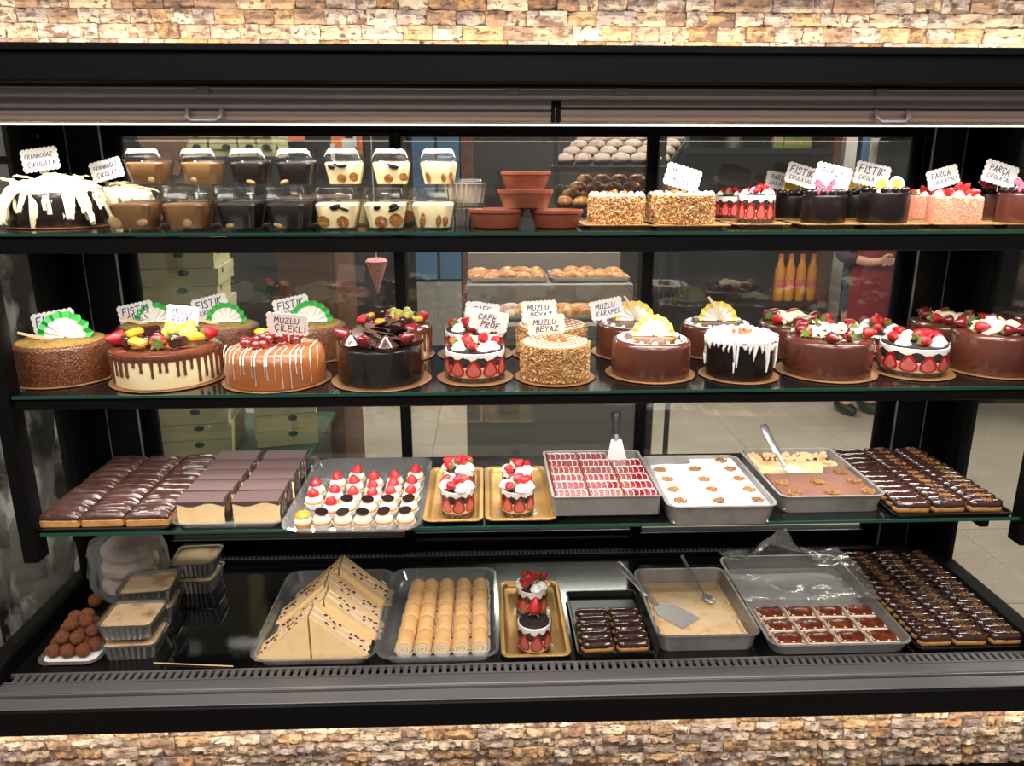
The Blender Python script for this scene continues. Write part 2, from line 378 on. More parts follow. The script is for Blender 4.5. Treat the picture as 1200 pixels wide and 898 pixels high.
# ------------------------------------------------------------------ shop room behind
fl = struct(MB().b2(-3.2, 4.6, -2.5, 5.5, -.06, -.004).build('floor', 'grout', smooth=None))
tm = MB().box((0, 0, -.001), (.597, .597, .008), b=.0015).mesh('tile', 'floor_tile')
for i in range(13):
    for j in range(7):
        x, y = -3.0+.6*i, 1.55+.6*j
        if y < 5.4: ob('tile', tm, fl, (x, y, -.004))
struct(MB().b2(-3.3, 4.7, 5.5, 5.6, 0, 2.8).build('wall_back', 'wall_dark', smooth=None))
struct(MB().b2(-3.3, -3.2, 1.5, 5.6, 0, 2.8).build('wall_left', 'wall_grey', smooth=None))
struct(MB().b2(4.6, 4.7, 1.5, 5.6, 0, 2.8).build('wall_right', 'wall_grey', smooth=None))
struct(MB().b2(-3.3, 4.7, 1.5, 5.6, 2.8, 2.9).build('ceiling', 'ceiling_grey', smooth=None))

struct(MB().b2(-3.3, -1.37, 1.385, 1.475, 0, 2.8).build('wall_front_left', 'wall_grey', smooth=None))
struct(MB().b2(1.57, 4.7, 1.385, 1.475, 0, 2.8).build('wall_front_right', 'wall_grey', smooth=None))
# ------------------------------------------------------------------ display case
XL, XR, YB = -.96, 1.15, 1.84
case = thing('display_case', 'long black open-fronted pastry display case set into the stone wall', 'display case', (0, 0, 0))
def part(name, m, *boxes, parent=case, b=0, smooth=40):
    mb = MB()
    for q in boxes: mb.b2(*q, b=b)
    return mb.build(name, m, parent, smooth=smooth)
part('top_fascia', 'black_metal', (-1.3, 1.5, 1.325, 1.375, 1.683, 1.730), b=.003)
part('top_ledge', 'black_metal', (-1.3, 1.5, 1.318, 1.36, 1.728, 1.740), b=.002)
part('bottom_fascia', 'black_metal', (-1.3, 1.5, 1.24, 1.275, .523, .578), b=.003)
part('front_ledge', 'rim_grey', (-1.3, 1.5, 1.243, 1.275, .5785, .582), b=.001)
part('ledge_gasket', 'black_gloss', (-1.3, 1.5, 1.275, 1.291, .566, .5775), b=.002)
part('highlight_strip', 'alu', (-1.3, 1.5, 1.282, 1.284, .5765, .5822))  # thin bright strip added to draw the white highlight along the rim gap
part('front_rim', 'rim_grey', (-1.0, 1.2, 1.291, 1.322, .560, .580), b=.002)
# ventilation grille: bars between open slots over a dark channel
gb = MB(); n = 132; x0, x1 = -.93, 1.13; p = (x1-x0)/n
for i in range(n+1): gb.b2(x0+i*p-p*.28, x0+i*p+p*.28, 1.326, 1.350, .574, .5798)
gb.b2(x0-.03, x1+.02, 1.322, 1.327, .572, .580); gb.b2(x0-.03, x1+.02, 1.349, 1.354, .572, .580)
gb.build('front_grille', 'rim_grey', case, smooth=None)
part('grille_channel', 'slot', (x0-.03, x1+.02, 1.322, 1.354, .555, .562))
part('deck', 'black_gloss', (XL, XR, 1.354, 1.79, .565, ZD-.0005), b=.001)
gb = MB(); n = 190; p = (x1-x0)/n
for i in range(n+1): gb.b2(x0+i*p-p*.3, x0+i*p+p*.3, 1.79, 1.818, .586, .5905)
gb.b2(x0-.03, x1+.02, 1.786, 1.791, .58, .5905); gb.b2(x0-.03, x1+.02, 1.802, 1.806, .586, .5905); gb.b2(x0-.03, x1+.02, 1.817, 1.822, .58, .5905)
gb.build('rear_grille', 'grille_dark', case, smooth=None)
part('rear_channel', 'slot', (XL, XR, 1.786, 1.822, .565, .572))
part('base_box', 'black_metal', (-1.0, 1.2, 1.291, 1.9, .12, .553))
part('lower_back_rail', 'black_metal', (XL, XR, 1.822, 1.88, .56, .616), b=.002)
part('upper_back_rail', 'black_metal', (XL, XR, 1.822, 1.88, 1.632, 1.70), b=.002)
part('canopy_lining', 'blind_rail', (-1.0, 1.2, 1.44, 1.88, 1.655, 1.665))
part('canopy_top', 'black_metal', (-1.0, 1.2, 1.375, 1.9, 1.70, 1.73))
for s, xs in ((-1, XL), (1, XR)):
    part('side_glass', 'pane', (xs-.003, xs+.003, 1.40, 1.70, .60, 1.655), smooth=None)
    part('side_sill', 'black_metal', (xs-.03, xs+.012, 1.30, 1.86, .555, .615), b=.003)
    part('side_post', 'black_metal', (xs-.015, xs+.015, 1.69, 1.79, .60, 1.66), b=.003)
    part('corner_post', 'black_metal', (xs, xs-s*.125, 1.79, 1.86, .60, 1.66), b=.003)
    part('corner_trim', 'alu', (xs-s*.125, xs-s*.129, 1.786, 1.789, .60, 1.655))
    part('corner_trim', 'alu', (xs-s*.052, xs-s*.0535, 1.786, 1.789, .60, 1.655))
    part('hanging_post', 'black_metal', ((XL+.055 if s < 0 else XR-.06)-.0, (XL+.085 if s < 0 else XR-.03), 1.385, 1.425, .805, 1.41), b=.003)
    part('head_rail_end', 'black_metal', (xs-.03, xs+.012, 1.30, 1.86, 1.655, 1.70), b=.003)
part('rivet', 'alu', (XL+.012, XL+.0165, 1.745, 1.753, 1.612, 1.62), b=.001)

def shelf(z, y0, y1, railh, label, strip):
    t = thing('glass_shelf', label, 'shelf', (.1, y0, z-.008))
    xl, xr = (XL+.09-.1, (XR-.05 if strip == 1 else XR-.06)-.1)
    if strip == 0: xl, xr = -1.11, 1.11
    part('glass_plate', 'shelf_dark', (xl, xr, .004, y1-y0, .001, .0078), parent=t, b=.001)
    part('glass_edge', 'glass_edge', (xl, xr, 0, .004, 0.0025, .0078), parent=t)
    if railh: part('front_rail', 'black_metal', (xl, xr, .004, .018, -railh, -.0005), parent=t, b=.002)
    part('rear_rail', 'black_metal', (xl, xr, y1-y0-.02, y1-y0-.002, -.016, -.0005), parent=t, b=.002)
    for x in (xl+.06, xr-.06): part('bracket', 'black_metal', (x-.01, x+.01, .02, y1-y0-.02, -.022, -.0005), parent=t, b=.002)
    return t
shelf(Z1, 1.37, 1.775, .028, 'top glass shelf with green edge over a thick black rail', 0)
shelf(Z2, 1.385, 1.785, .020, 'middle glass shelf carrying the large round cakes', 1)
shelf(Z3, 1.395, 1.785, 0, 'third glass shelf without a rail, holding trays of pastries', 2)

# back sliding doors
def sliding_door(x0, x1, y, label):
    t = thing('sliding_door', label, 'door', ((x0+x1)/2, y, .617), 0, 'sliding glass doors at the back of the case')
    w = (x1-x0)/2; h = 1.015; s = .017
    part('stile', 'black_metal', (-w, -w+s*1.5, -.009, .009, 0, h), parent=t, b=.002)
    part('stile', 'black_metal', (w-s*1.5, w, -.009, .009, 0, h), parent=t, b=.002)
    part('bottom_rail', 'black_metal', (-w+s*1.5, w-s*1.5, -.009, .009, 0, .012), parent=t, b=.002)
    part('top_rail', 'black_metal', (-w+s*1.5, w-s*1.5, -.009, .009, h-.012, h), parent=t, b=.002)
    part('bead', 'alu', (-w+s*1.5, w-s*1.5, -.0105, -.0092, .0105, .0125), parent=t)
    part('pane', 'pane', (-w+s*1.5, w-s*1.5, -.002, .002, .012, h-.012), parent=t, smooth=None)
sliding_door(-.832, -.185, 1.832, 'left sliding glass door at the back of the case')
sliding_door(-.213, .412, 1.853, 'middle sliding glass door at the back of the case')
sliding_door(.378, 1.022, 1.832, 'right sliding glass door at the back of the case')

# canopy: rail, two night blinds, lamp
rail = thing('blind_rail', 'grey metal rail with small clips above the roller blinds', 'rail', (0, 1.372, 1.676))
part('rail_body', 'blind_rail', (-1.0, 1.2, -.012, .02, -.014, .006), parent=rail, b=.003)
part('rail_bead', 'alu', (-1.0, 1.2, -.016, -.012, .0, .003), parent=rail, b=.001)
for px_ in (237, 600, 728, 1034):
    X = ony(px_, 98, 1.36).x; part('clip', 'blind_rail', (X-.011, X+.011, -.018, -.012, -.006, .004), parent=rail, b=.001)
def blind(x0, x1, zoff, hx, label):
    t = thing('roller_blind', label, 'roller blind', ((x0+x1)/2, 1.40, 1.628), 0, 'rolled-up night blinds under the canopy')
    w = (x1-x0)/2
    mb = MB(); mb.tube([(-w, 0, .012), (w, 0, .012)], .0135, 16); mb.build('roll', 'blind', t)
    part('cover_strip', 'blind_rail', (-w, w, -.02, -.012, .018+zoff, .040+zoff), parent=t, b=.002)
    part('end_cap', 'black_metal', (-w-.006, -w-.0005, -.018, .014, -.002, .04), parent=t, b=.001)
    part('end_cap', 'black_metal', (w+.0005, w+.006, -.018, .014, -.002, .04), parent=t, b=.001)
    part('bottom_bar', 'blind', (-w, w, -.017, -.009, -.001, .008), parent=t, b=.002)
    h = MB(); hx -= (x0+x1)/2
    h.tube([(hx-.028, -.02, .018), (hx-.028, -.027, .006), (hx-.02, -.029, -.001), (hx+.02, -.029, -.001), (hx+.028, -.027, .006), (hx+.028, -.02, .018)], .0042, 8)
    h.build('pull_handle', 'blind_rail', t)
blind(-1.0, .118, 0, ony(235, 130, 1.36).x, 'left roller blind with a wide cover strip and pull handle')
blind(.134, 1.2, .004, ony(1053, 122, 1.36).x, 'right roller blind with a narrow cover strip and pull handle')
lamp = thing('strip_lamp', 'thin glowing strip lamp running along under the roller blinds', 'lamp', (.1, 1.422, 1.624))
mb = MB(); mb.tube([(-1.05, 0, 0), (1.05, 0, 0)], .0018, 10); mb.build('tube', 'lamp_glow', lamp)
part('lamp_channel', 'alu', (-1.06, 1.06, -.002, .012, .0036, .009), parent=lamp)
for x, y, nm in ((-1.2, 2.9, 'left'), (.6, 2.9, 'middle'), (2.4, 2.9, 'right'), (-1.55, 5.1, 'left'), (.6, 5.1, 'middle'), (2.6, 5.1, 'right')):
    if 1:
        t = thing('ceiling_lamp', 'ceiling lamp behind the case, %s row, %s one' % ('near' if y < 3.5 else 'far', nm), 'lamp', (x, y, 2.77), 0, 'ceiling lamps over the shop floor')
        part('housing', 'alu', (-.58, .58, -.18, .18, 0, .028), parent=t, b=.003)
# ------------------------------------------------------------------ food pieces
def berry_mesh(m='strawberry'):
    def f():
        mb = MB(); mb.lathe([(.02, .04), (.6, 0), (.95, .22), (1, .5), (.84, 1.0), (.56, 1.5), (.26, 1.88), (.02, 2.0)], 12); return mb.mesh('strawberry', m, 180)
    return cached('berry'+m, f)
def calyx_mesh():
    def f():
        mb = MB()
        for k in range(7):
            a = TAU*k/7; c, s = math.cos(a), math.sin(a); w = .24
            pts = [(0, 0, -.03), (.5*c-w*s, .5*s+w*c, -.06), (1.05*c, 1.05*s, -.22 if k % 2 else .12), (.5*c+w*s, .5*s-w*c, -.06)]
            mb.add(pts+[(x, y, z-.05) for x, y, z in pts], [(0, 1, 2, 3), (7, 6, 5, 4), (0, 4, 5, 1), (1, 5, 6, 2), (2, 6, 7, 3), (3, 7, 4, 0)])
        mb.tube([(0, 0, 0), (.02, .02, -.45)], .06, 5); return mb.mesh('calyx', 'leaf', 30)
    return cached('calyx', f)
def strawberry(par, p, r, tilt, az, leaf=True, m='strawberry'):
    """axis starts up (tip up), tilted by tilt towards azimuth az"""
    o = ob('strawberry', berry_mesh(m), par, p, (0, tilt, az), (r*.92, r*.92, r*rnd.uniform(.95, 1.15)))
    if leaf: ob('calyx', calyx_mesh(), o, (0, 0, .02))
    return o
def rosette_mesh():
    def f():
        mb = MB(); mb.lathe([(.9, 0), (1, .22), (.86, .5), (.7, .56), (.72, .75), (.46, .98), (.3, 1.08), (.04, 1.2)], 24, fn=lambda a, z: 1+.07*math.cos(6*(a+z*1.6))); return mb.mesh('cream_rosette', 'cream_white', 60)
    return cached('rosette', f)
def rosette(par, p, r): return ob('cream_rosette', rosette_mesh(), par, p, (0, 0, rnd.uniform(0, 6)), r)
def shaving_mesh(k):
    def f():
        r = random.Random(k); rings = []; L = 1.0; w = r.uniform(.10, .2); c = r.uniform(.5, 1.3)
        for i in range(7):
            t = i/6; a = c*(t-.3); x = L*t; z = -.35*c*(t-.4)**2+r.uniform(-.03, .03); ww = w*(1-.55*t)*(1 if i else .5)
            rings.append([(x, -ww, z+.05), (x, 0, z+.09), (x, ww, z+.05), (x, ww, z), (x, -ww, z)])
        mb = MB(); mb.loft(rings); return mb.mesh('chocolate_shaving', 'white_choc', 30)
    return cached('shav%d' % k, f)
def disc_board(t, r, m='board_gold', h=.003):
    mb = MB(); mb.lathe([(r-.001, 0), (r, .0006), (r+.0015, h*.7), (r, h), (r-.004, h-.0006)], 48, fn=lambda a, z: 1+.004*math.cos(40*a)); mb.build('cake_board', m, t)
    return h
def rect_board(t, w, d, cx=0, cy=0):
    mb = MB(); mb.box((cx, cy, .0018), (w-.03, d-.03, .0036)); mb.build('cake_board', 'board_under', t, smooth=None)
    mb = MB(); mb.loft([ring(w-.03, d-.03, .008, .0037), ring(w, d, .01, .0052), ring(w, d, .01, .0068), ring(w-.01, d-.01, .008, .006)])
    mb.build('board_rim', 'gold_edge', t, loc=(cx, cy, 0)); return .006
def body(t, name, r, z0, z1, m, bev=.006, seg=56, fn=None):
    mb = MB(); b = bev
    mb.lathe([(r*.985, z0), (r, z0+.003), (r, z1-b), (r-b*.12, z1-b*.6), (r-b*.4, z1-b*.2), (r-b, z1), (.001, z1+.0005)], seg, cap1=False, fn=fn)
    return mb.build(name, m, t)
def granules(t, r, z0, z1, n, m='nut_grain', name='nut_coating', s=.0024, seed=3):
    def f():
        q = random.Random(seed); mb = MB()
        for k in range(n):
            a = q.uniform(0, TAU); z = q.uniform(z0+.001, z1-.001); u = q.uniform(.6, 1.25)*s
            M = Matrix.Translation((r*math.cos(a), r*math.sin(a), z)) @ Euler((q.uniform(0, 6), q.uniform(0, 6), q.uniform(0, 6))).to_matrix().to_4x4()
            mb.add([(u*1.3, 0, 0), (-u*1.3, 0, 0), (0, u, 0), (0, -u, 0), (0, 0, u*.8), (0, 0, -u*.8)], [(0, 2, 4), (2, 1, 4), (1, 3, 4), (3, 0, 4), (2, 0, 5), (1, 2, 5), (3, 1, 5), (0, 3, 5)], M)
        return mb.mesh(name, m, None)
    o = ob(name, f(), t); o['kind'] = 'stuff'; return o
def heap(t, n, r, z, s, m, name, seed=1, hz=.5):
    q = random.Random(seed); mb = MB()
    for k in range(n):
        a = q.uniform(0, TAU); rr = r*math.sqrt(q.random()); u = s*q.uniform(.6, 1.2)
        M = Matrix.Translation((rr*math.cos(a), rr*math.sin(a), z+u*.3+hz*s*(1-rr/r)*q.random())) @ Euler((q.uniform(0, 6), q.uniform(0, 6), q.uniform(0, 6))).to_matrix().to_4x4()
        mb.ell((0, 0, 0), (u*1.3, u*.8, u*.6), 6, 4, M)
    return mb.build(name, m, t)
def fan(t, p, R, edge, rz=0, lean=-.15, n=8, tilt=0):
    def f(r0, r1, m, th):
        rings = []; mb = MB()
        for k in range(2*n+1):
            a = math.pi*k/(2*n); d = .006*(1 if k % 2 else -1)*R/.03
            rr = r1*(1+(.04 if k % 2 else -.02))
            def P(r, off): return (r*math.cos(a), d*(r/r1)*.5+off, r*math.sin(a))
            rings.append([P(r0, 0), P(rr, 0), P(rr, th), P(r0, th)])
        mb.loft(rings); return mb
    o = f(.05*R, .76*R, 'fan_white', .0012).build('pleated_fan', 'fan_white', t, p, (lean, tilt, rz), smooth=None)
    f(.76*R, R, edge, .0014).build('fan_border', edge, o, smooth=None)
    return o
def fan_stick(t, p, L, ang, rz=0, m='stick_print'):
    mb = MB(); mb.prism([(-L/2, -.0022), (L/2-.002, -.0042), (L/2, 0), (L/2-.002, .0042), (-L/2, .0022)], 0, .0015, 'y'); return mb.build('fan_stick', m, t, p, (0, ang, rz))
def price_tag(px_, py_, Y, wpx, lines, tilt, label, zb, yaw=0, lean=-.12, hr=.58):
    c = ony(px_, py_, Y); w = wpx/FPX*depth(c); h = w*hr
    t = thing('price_tag', label, 'price tag', (c.x, c.y, zb), yaw)
    def f():
        pts = []; n = 8; m = 4; a = .034
        def edge(x0, y0, x1, y1, k):
            for i in range(k):
                for s, u in ((0, 0), (.2, 1), (.5, 1.1), (.75, .9)):
                    q = (i+s)/k; dx, dy = x1-x0, y1-y0; l = math.hypot(dx, dy); pts.append((x0+dx*q+dy/l*a*u, y0+dy*q-dx/l*a*u))
        edge(-.5, -hr/2, .5, -hr/2, n); edge(.5, -hr/2, .5, hr/2, m); edge(.5, hr/2, -.5, hr/2, n); edge(-.5, hr/2, -.5, -hr/2, m)
        mb = MB(); mb.prism(pts, -.004, .004, 'y'); return mb.mesh('card', 'tag_paper', None)
    rot = (lean, -math.radians(tilt), 0)
    card = ob('card', cached('card%.2f' % hr, f), t, (0, 0, c.z-zb), rot, (w, .12, w))
    mt = Euler(rot).to_matrix()
    for i, s in enumerate(lines):
        zz = h*(.19-.40*i)
        me = cached('txt'+s, lambda: ink_mesh(s)); k = w*min(.8, .125*len(s)+.02)
        off = mt @ Vector((rnd.uniform(-.03, .03)*w+(i*.06-.03)*w, -.0009, zz))
        q = (Euler(rot).to_matrix() @ Euler((math.pi/2, 0, 0)).to_matrix()).to_euler()
        ob('lettering', me, t, off+Vector((0, 0, c.z-zb)), q, (k, k, .05))
    mb = MB(); mb.tube([(0, .0018, 0), (0, .0018, max(c.z-zb-h*.3, .006))], .0008, 5); mb.build('pick', 'wood_pick', t)
    return t


GLY = {'A': [[(0, 0), (1.6, 6), (3.4, 0)], [(.7, 2.2), (2.8, 2.2)]], 'B': [[(0, 0), (.2, 6), (2.4, 5.6), (2.6, 4), (.2, 3.2), (2.8, 2.6), (2.8, .6), (0, 0)]], 'C': [[(3.2, 5), (2, 6), (.4, 4.8), (.1, 2), (1.4, 0), (3.2, .8)]],
       'E': [[(3, 6), (.2, 5.8), (0, 0), (3, .1)], [(.1, 3.1), (2.5, 3.2)]], 'F': [[(3, 6), (.2, 5.8), (0, 0)], [(.1, 3.1), (2.4, 3.2)]], 'I': [[(.6, 6), (.6, 0)]], 'K': [[(.2, 6), (0, 0)], [(3, 6), (.2, 2.8), (3.1, 0)]],
       'L': [[(.2, 6), (0, .1), (2.8, .2)]], 'M': [[(0, 0), (.5, 6), (2, 2.2), (3.6, 6), (4.1, 0)]], 'N': [[(0, 0), (.2, 6), (3.1, .2), (3.3, 6)]], 'O': [[(1.8, 6), (.2, 4.4), (.2, 1.6), (1.8, 0), (3.4, 1.7), (3.3, 4.5), (1.8, 6)]],
       'P': [[(0, 0), (.2, 6), (2.6, 5.4), (2.7, 3.7), (.1, 2.9)]], 'R': [[(0, 0), (.2, 6), (2.6, 5.4), (2.6, 3.8), (.2, 3), (3, 0)]], 'S': [[(3, 5.2), (1.6, 6), (.3, 5), (2.6, 2.6), (2.8, .9), (1.2, 0), (0, .8)]],
       'T': [[(0, 5.8), (3.6, 6)], [(1.8, 5.9), (1.7, 0)]], 'U': [[(0, 6), (.1, 1.2), (1.4, 0), (3, 1), (3.2, 6)]], 'Y': [[(0, 6), (1.6, 3.2), (3.3, 6)], [(1.6, 3.2), (1.5, 0)]], 'Z': [[(.1, 5.8), (3.2, 6), (0, .1), (3.4, .2)]]}
GLY['\u00c7'] = GLY['C']+[[(1.7, 0), (2, -1), (1.3, -1.5)]]; GLY['\u0130'] = [[(.6, 5), (.6, 0)], [(.45, 6.4), (.75, 6.7)]]; GLY['\u011e'] = [[(3.2, 5), (2, 6), (.4, 4.8), (.1, 2), (1.4, 0), (3.2, .8), (3.2, 2.6), (2, 2.6)], [(1, 7.2), (1.8, 6.7), (2.7, 7.3)]]
def ink_mesh(s):
    """handwritten capitals as flat pen strokes, 1 unit wide, centred"""
    q = random.Random(s); mb = MB(); x = 0; segs = []
    for ch in s:
        g = GLY[ch]; w = max(p[0] for l in g for p in l); dy = q.uniform(-.4, .4)
        for l in g: segs.append([(x+a+b*.12, b+dy) for a, b in l])
        x += w+1.4
    W = x-1.4+.7; hw = .40
    for l in segs:
        for (a, b), (c, d) in zip(l, l[1:]):
            n = math.hypot(c-a, d-b) or 1; ux, uy = (c-a)/n, (d-b)/n; a2, b2, c2, d2 = a-ux*hw*.7, b-uy*hw*.7, c+ux*hw*.7, d+uy*hw*.7; nx, ny = -uy*hw, ux*hw
            P = [(a2+nx, b2+ny), (a2-nx, b2-ny), (c2-nx, d2-ny), (c2+nx, d2+ny)]; P = [((px-W/2)/W, (py-3)/W) for px, py in P]
            mb.prism(P, 0, .002)
    return mb.mesh('lettering', 'ink', None)
# ------------------------------------------------------------------ cakes
def place(px_, base_y, wpx, top_y, z, Yc=None):
    if Yc is None:
        p = onz(px_, base_y, z); r = wpx/FPX*(depth(p)+.03)/2; Yf = p.y+.008; X = onz(px_, base_y-4, z).x
        d0 = Vector((p.x, 0, 0))
        Yc = Yf+r; X = p.x*1.0+(p.x/p.y)*.0
        X = ony(px_, (base_y+top_y)/2, Yc).x
    else:
        X = ony(px_, (base_y+top_y)/2, Yc).x; r = wpx/FPX*depth((X, Yc, z))/2; Yf = Yc-r
    zt = ony(px_, top_y, Yf).z
    return X, Yc, r, zt-z
def cake_root(name, label, group, X, Y, z, rz=0): return thing(name, label, 'cake', (X, Y, z), rz, group)
G2 = 'round cakes on the middle shelf'; G1 = 'small cakes on the top shelf'
def cake_pistachio(a, label, fan_on=True):
    X, Y, r, h = place(*a); t = cake_root('pistachio_cake', label, G2, X, Y, a[4])
    b = disc_board(t, r+.008); body(t, 'cake_body', r, b, h, 'pistachio_side', .007)
    mb = MB(); mb.lathe([(r-.010, h-.001), (r-.011, h+.0012), (.001, h+.0022)], 48); mb.build('crumb_top', 'pistachio_top', t)
    fan(t, (.002, .012, h+.002), r*.58, 'fan_green', .1); fan_stick(t, (-r*.48, -r*.1, h+.008), r*.75, .28, .1)
    return X, Y, r, h
def cake_drip(a, label, fruit=True):
    X, Y, r, h = place(*a); t = cake_root('drip_cake', label, G2, X, Y, a[4])
    b = disc_board(t, r+.008); body(t, 'cake_body', r, b, h-.004, 'cream_ivory', .007)
    mb = MB(); mb.lathe([(r+.0012, h-.016), (r+.0022, h-.010), (r+.001, h-.004), (r-.005, h), (.001, h+.0006)], 56, fn=lambda q, z: 1+.004*math.sin(9*q)); 
    q = random.Random(int(a[0])); k = 0
    ang = 0
    while ang < TAU:
        L = min(q.choice((.012, .022, .032, .042, .05, .056)), h-.022); w = q.uniform(.0022, .0038); rr = r+.0012
        c, s = math.cos(ang), math.sin(ang)
        mb.tube([(rr*c, rr*s, h-.008), (rr*c, rr*s, h-.012), (rr*c, rr*s, h-.012-L*.6), (rr*c, rr*s, h-.012-L), (rr*c, rr*s, h-.0145-L)], [w*1.5, w*1.3, w*.8, w, w*.2], 7)
        ang += q.uniform(.11, .2)
    mb.build('chocolate_drip', 'ganache_drip', t)
    for k in range(12):
        an = TAU*k/12+.2; p = (r*.72*math.cos(an), r*.72*math.sin(an), h+r*.15)
        if k % 3 == 1: 
            o = MB().box((0, 0, 0), (r*.34, r*.14, r*.2), b=r*.03).build('chocolate_piece', 'choc_glaze', t, p, (0, 0, an+math.pi/2))
        elif k % 3 == 2: MB().box((0, 0, 0), (r*.36, r*.2, r*.16), b=r*.05).build('mango_piece', 'mango', t, (p[0], p[1], h+r*.17), (.15, .1, an+1.4))
        else: strawberry(t, p, r*.17, 1.5, an+(math.pi if k % 2 else .6))
    for k in range(3): MB().ell((0, 0, 0), (r*.11,)*3, 8, 6).build('dark_berry', 'dark_berry', t, (r*.3*math.cos(k*2.1), r*.3*math.sin(k*2.1)-r*.2, h+r*.14))
    for k in range(7): MB().ell((0, 0, 0), (r*.13, r*.13, r*.14), 9, 6).build('grape', 'grape', t, (r*.2+r*.24*math.cos(k*.9), r*.3+r*.2*math.sin(k*.9), h+r*.16+(.09*r if k % 2 else 0)))
    return X, Y, r, h
def cake_caramel(a, label):
    X, Y, r, h = place(*a); t = cake_root('caramel_cake', label, G2, X, Y, a[4])
    b = disc_board(t, r+.008); body(t, 'cake_body', r, b, h, 'caramel', .02)
    mb = MB(); mb.lathe([(r-.022, h-.0008), (r-.024, h+.0008), (.001, h+.0012)], 48); mb.build('jelly_top', 'caramel_top', t)
    mb = MB(); q = random.Random(4)
    for k in range(17):
        x = (-.95+1.9*k/16)*r+q.uniform(-.004, .004); yy = math.sqrt(max(r*r-x*x, 0)); zl = h*q.uniform(.05, .5)
        pts = [(x*1.004, -yy-.0012, zl), (x*1.004, -yy-.0012, h-.02), (x, -yy+.0035, h-.0055), (x*.98, -yy+.014, h+.001)]
        if yy > .03: pts += [(x*.97, -yy*.4, h+.0012)] if k % 3 else [(x*.96, 0, h+.0012), (x*.97, yy*.6, h+.0012)]
        mb.tube(pts, q.choice((.0006, .0009, .0012)), 5)
    mb.build('icing_drizzle', 'cream_white', t)
    q = random.Random(9)
    for k in range(26):
        an = q.uniform(0, TAU); rr = r*.62*math.sqrt(q.random()); u = r*.105
        MB().ell((0, 0, 0), (u, u, u), 8, 6).build('cherry', 'cherry', t, (rr*math.cos(an), rr*math.sin(an), h+u*.8+(.08*r if rr < r*.3 else 0)))
    for k in range(3): MB().ell((0, 0, 0), (r*.16, r*.1, r*.06), 8, 5).build('orange_slice', 'orange_fruit', t, (-r*.35+r*.2*k, r*.35, h+r*.2), (.4, 0, k))
    return X, Y, r, h
def cake_collar_choc(a, label):
    X, Y, r, h = place(*a); t = cake_root('chocolate_collar_cake', label, G2, X, Y, a[4])
    b = disc_board(t, r+.012); body(t, 'cake_body', r-.004, b, h-.006, 'choc_black', .004)
    mb = MB(); mb.lathe([(r-.001, b), (r, b+.001), (r, h), (r-.0012, h), (r-.0012, b)], 56, cap0=False, cap1=False); mb.build('clear_collar', 'collar', t)
    for k in range(10):
        an = TAU*k/10; p = (r*.72*math.cos(an), r*.72*math.sin(an), h+.0)
        if k % 2: strawberry(t, (p[0], p[1], h+r*.1), r*.17, 1.1, an, True, 'strawberry_dark')
        else: MB().lathe([(.9, 0), (1, .3), (.7, .6), (.3, 1.0), (.02, 1.2)], 12, fn=lambda a_, z: 1+.1*math.cos(5*a_+z*4)).build('chocolate_rosette', 'choc_glaze', t, (p[0], p[1], h-.004)).scale = (r*.28,)*3
    q = random.Random(5)
    for k in range(34):
        an = q.uniform(0, TAU); rr = r*.6*math.sqrt(q.random())
        MB().lathe([(r*.2, 0), (r*.21, .0006), (r*.1, .0018)], 10).build('chocolate_flake', 'choc_curl', t, (rr*math.cos(an), rr*math.sin(an), h+r*.1+q.random()*r*.2*(1.5-rr/r)), (q.uniform(-.6, .6), q.uniform(-.6, .6), 0))
    return X, Y, r, h
def slice_mesh():
    def f():
        mb = MB(); n = 14
        def tear(s, k0):
            return [(s*.5*math.sin(TAU*i/n)*(1-.5*(math.cos(TAU*i/n))), .5+s*.5*math.cos(TAU*i/n)-(.06 if s < 1 else 0)) for i in range(n)]
        mb.prism([(x*.62, z) for x, z in tear(1.0, 0)], -.05, .12, 'y'); mb.mi = 1
        mb.prism([(x*.62, z) for x, z in tear(.72, 0)], -.075, -.05, 'y'); return mb.mesh('strawberry_slice', ['strawberry_rim', 'strawberry_cut'], 30)
    return cached('slice', f)
def berry_layers(t, r, h, b, nsl):
    body(t, 'cookie_base', r-.0025, b, b+h*.14, 'cookie', .002, 40)
    body(t, 'cream_filling', r-.0035, b+h*.12, h*.50, 'cream_ivory', .001, 40)
    body(t, 'cookie_filling', r-.0032, h*.50, h*.80, 'cookie', .001, 40)
    mb = MB(); n = 60
    q = random.Random(int(r*1e4)); zl = [h*(.76+.05*math.sin(i*1.1)+q.uniform(-.03, .03)) for i in range(n)]
    lo = [((r-.0022)*math.cos(TAU*i/n), (r-.0022)*math.sin(TAU*i/n), zl[i]) for i in range(n)]
    hi = [((r-.0022)*math.cos(TAU*i/n), (r-.0022)*math.sin(TAU*i/n), h*.9) for i in range(n)]
    c0 = [(x*.9, y*.9, h*.78) for x, y, z in lo]; c1 = [(x*.93, y*.93, h*.92) for x, y, z in hi]
    mb.loft([c0, lo, hi, c1]); mb.build('cream_band', 'cream_white', t)
    body(t, 'cookie_top', r-.005, h*.9, h*.96, 'cookie', .004, 40)
    for k in range(nsl):
        an = TAU*k/nsl+.1; rr = r-.0022; s = h*.52; 
        o = ob('strawberry_slice', slice_mesh(), t, (rr*math.cos(an), rr*math.sin(an), h*.2), (0, 0, an+math.pi/2), (TAU*r/nsl/.62*.86, s*.1, s*1.05))
    mb = MB(); mb.lathe([(r-.0006, b), (r, b+.0008), (r, h), (r-.0009, h), (r-.0009, b)], 40, cap0=False, cap1=False); mb.build('clear_collar', 'collar', t)
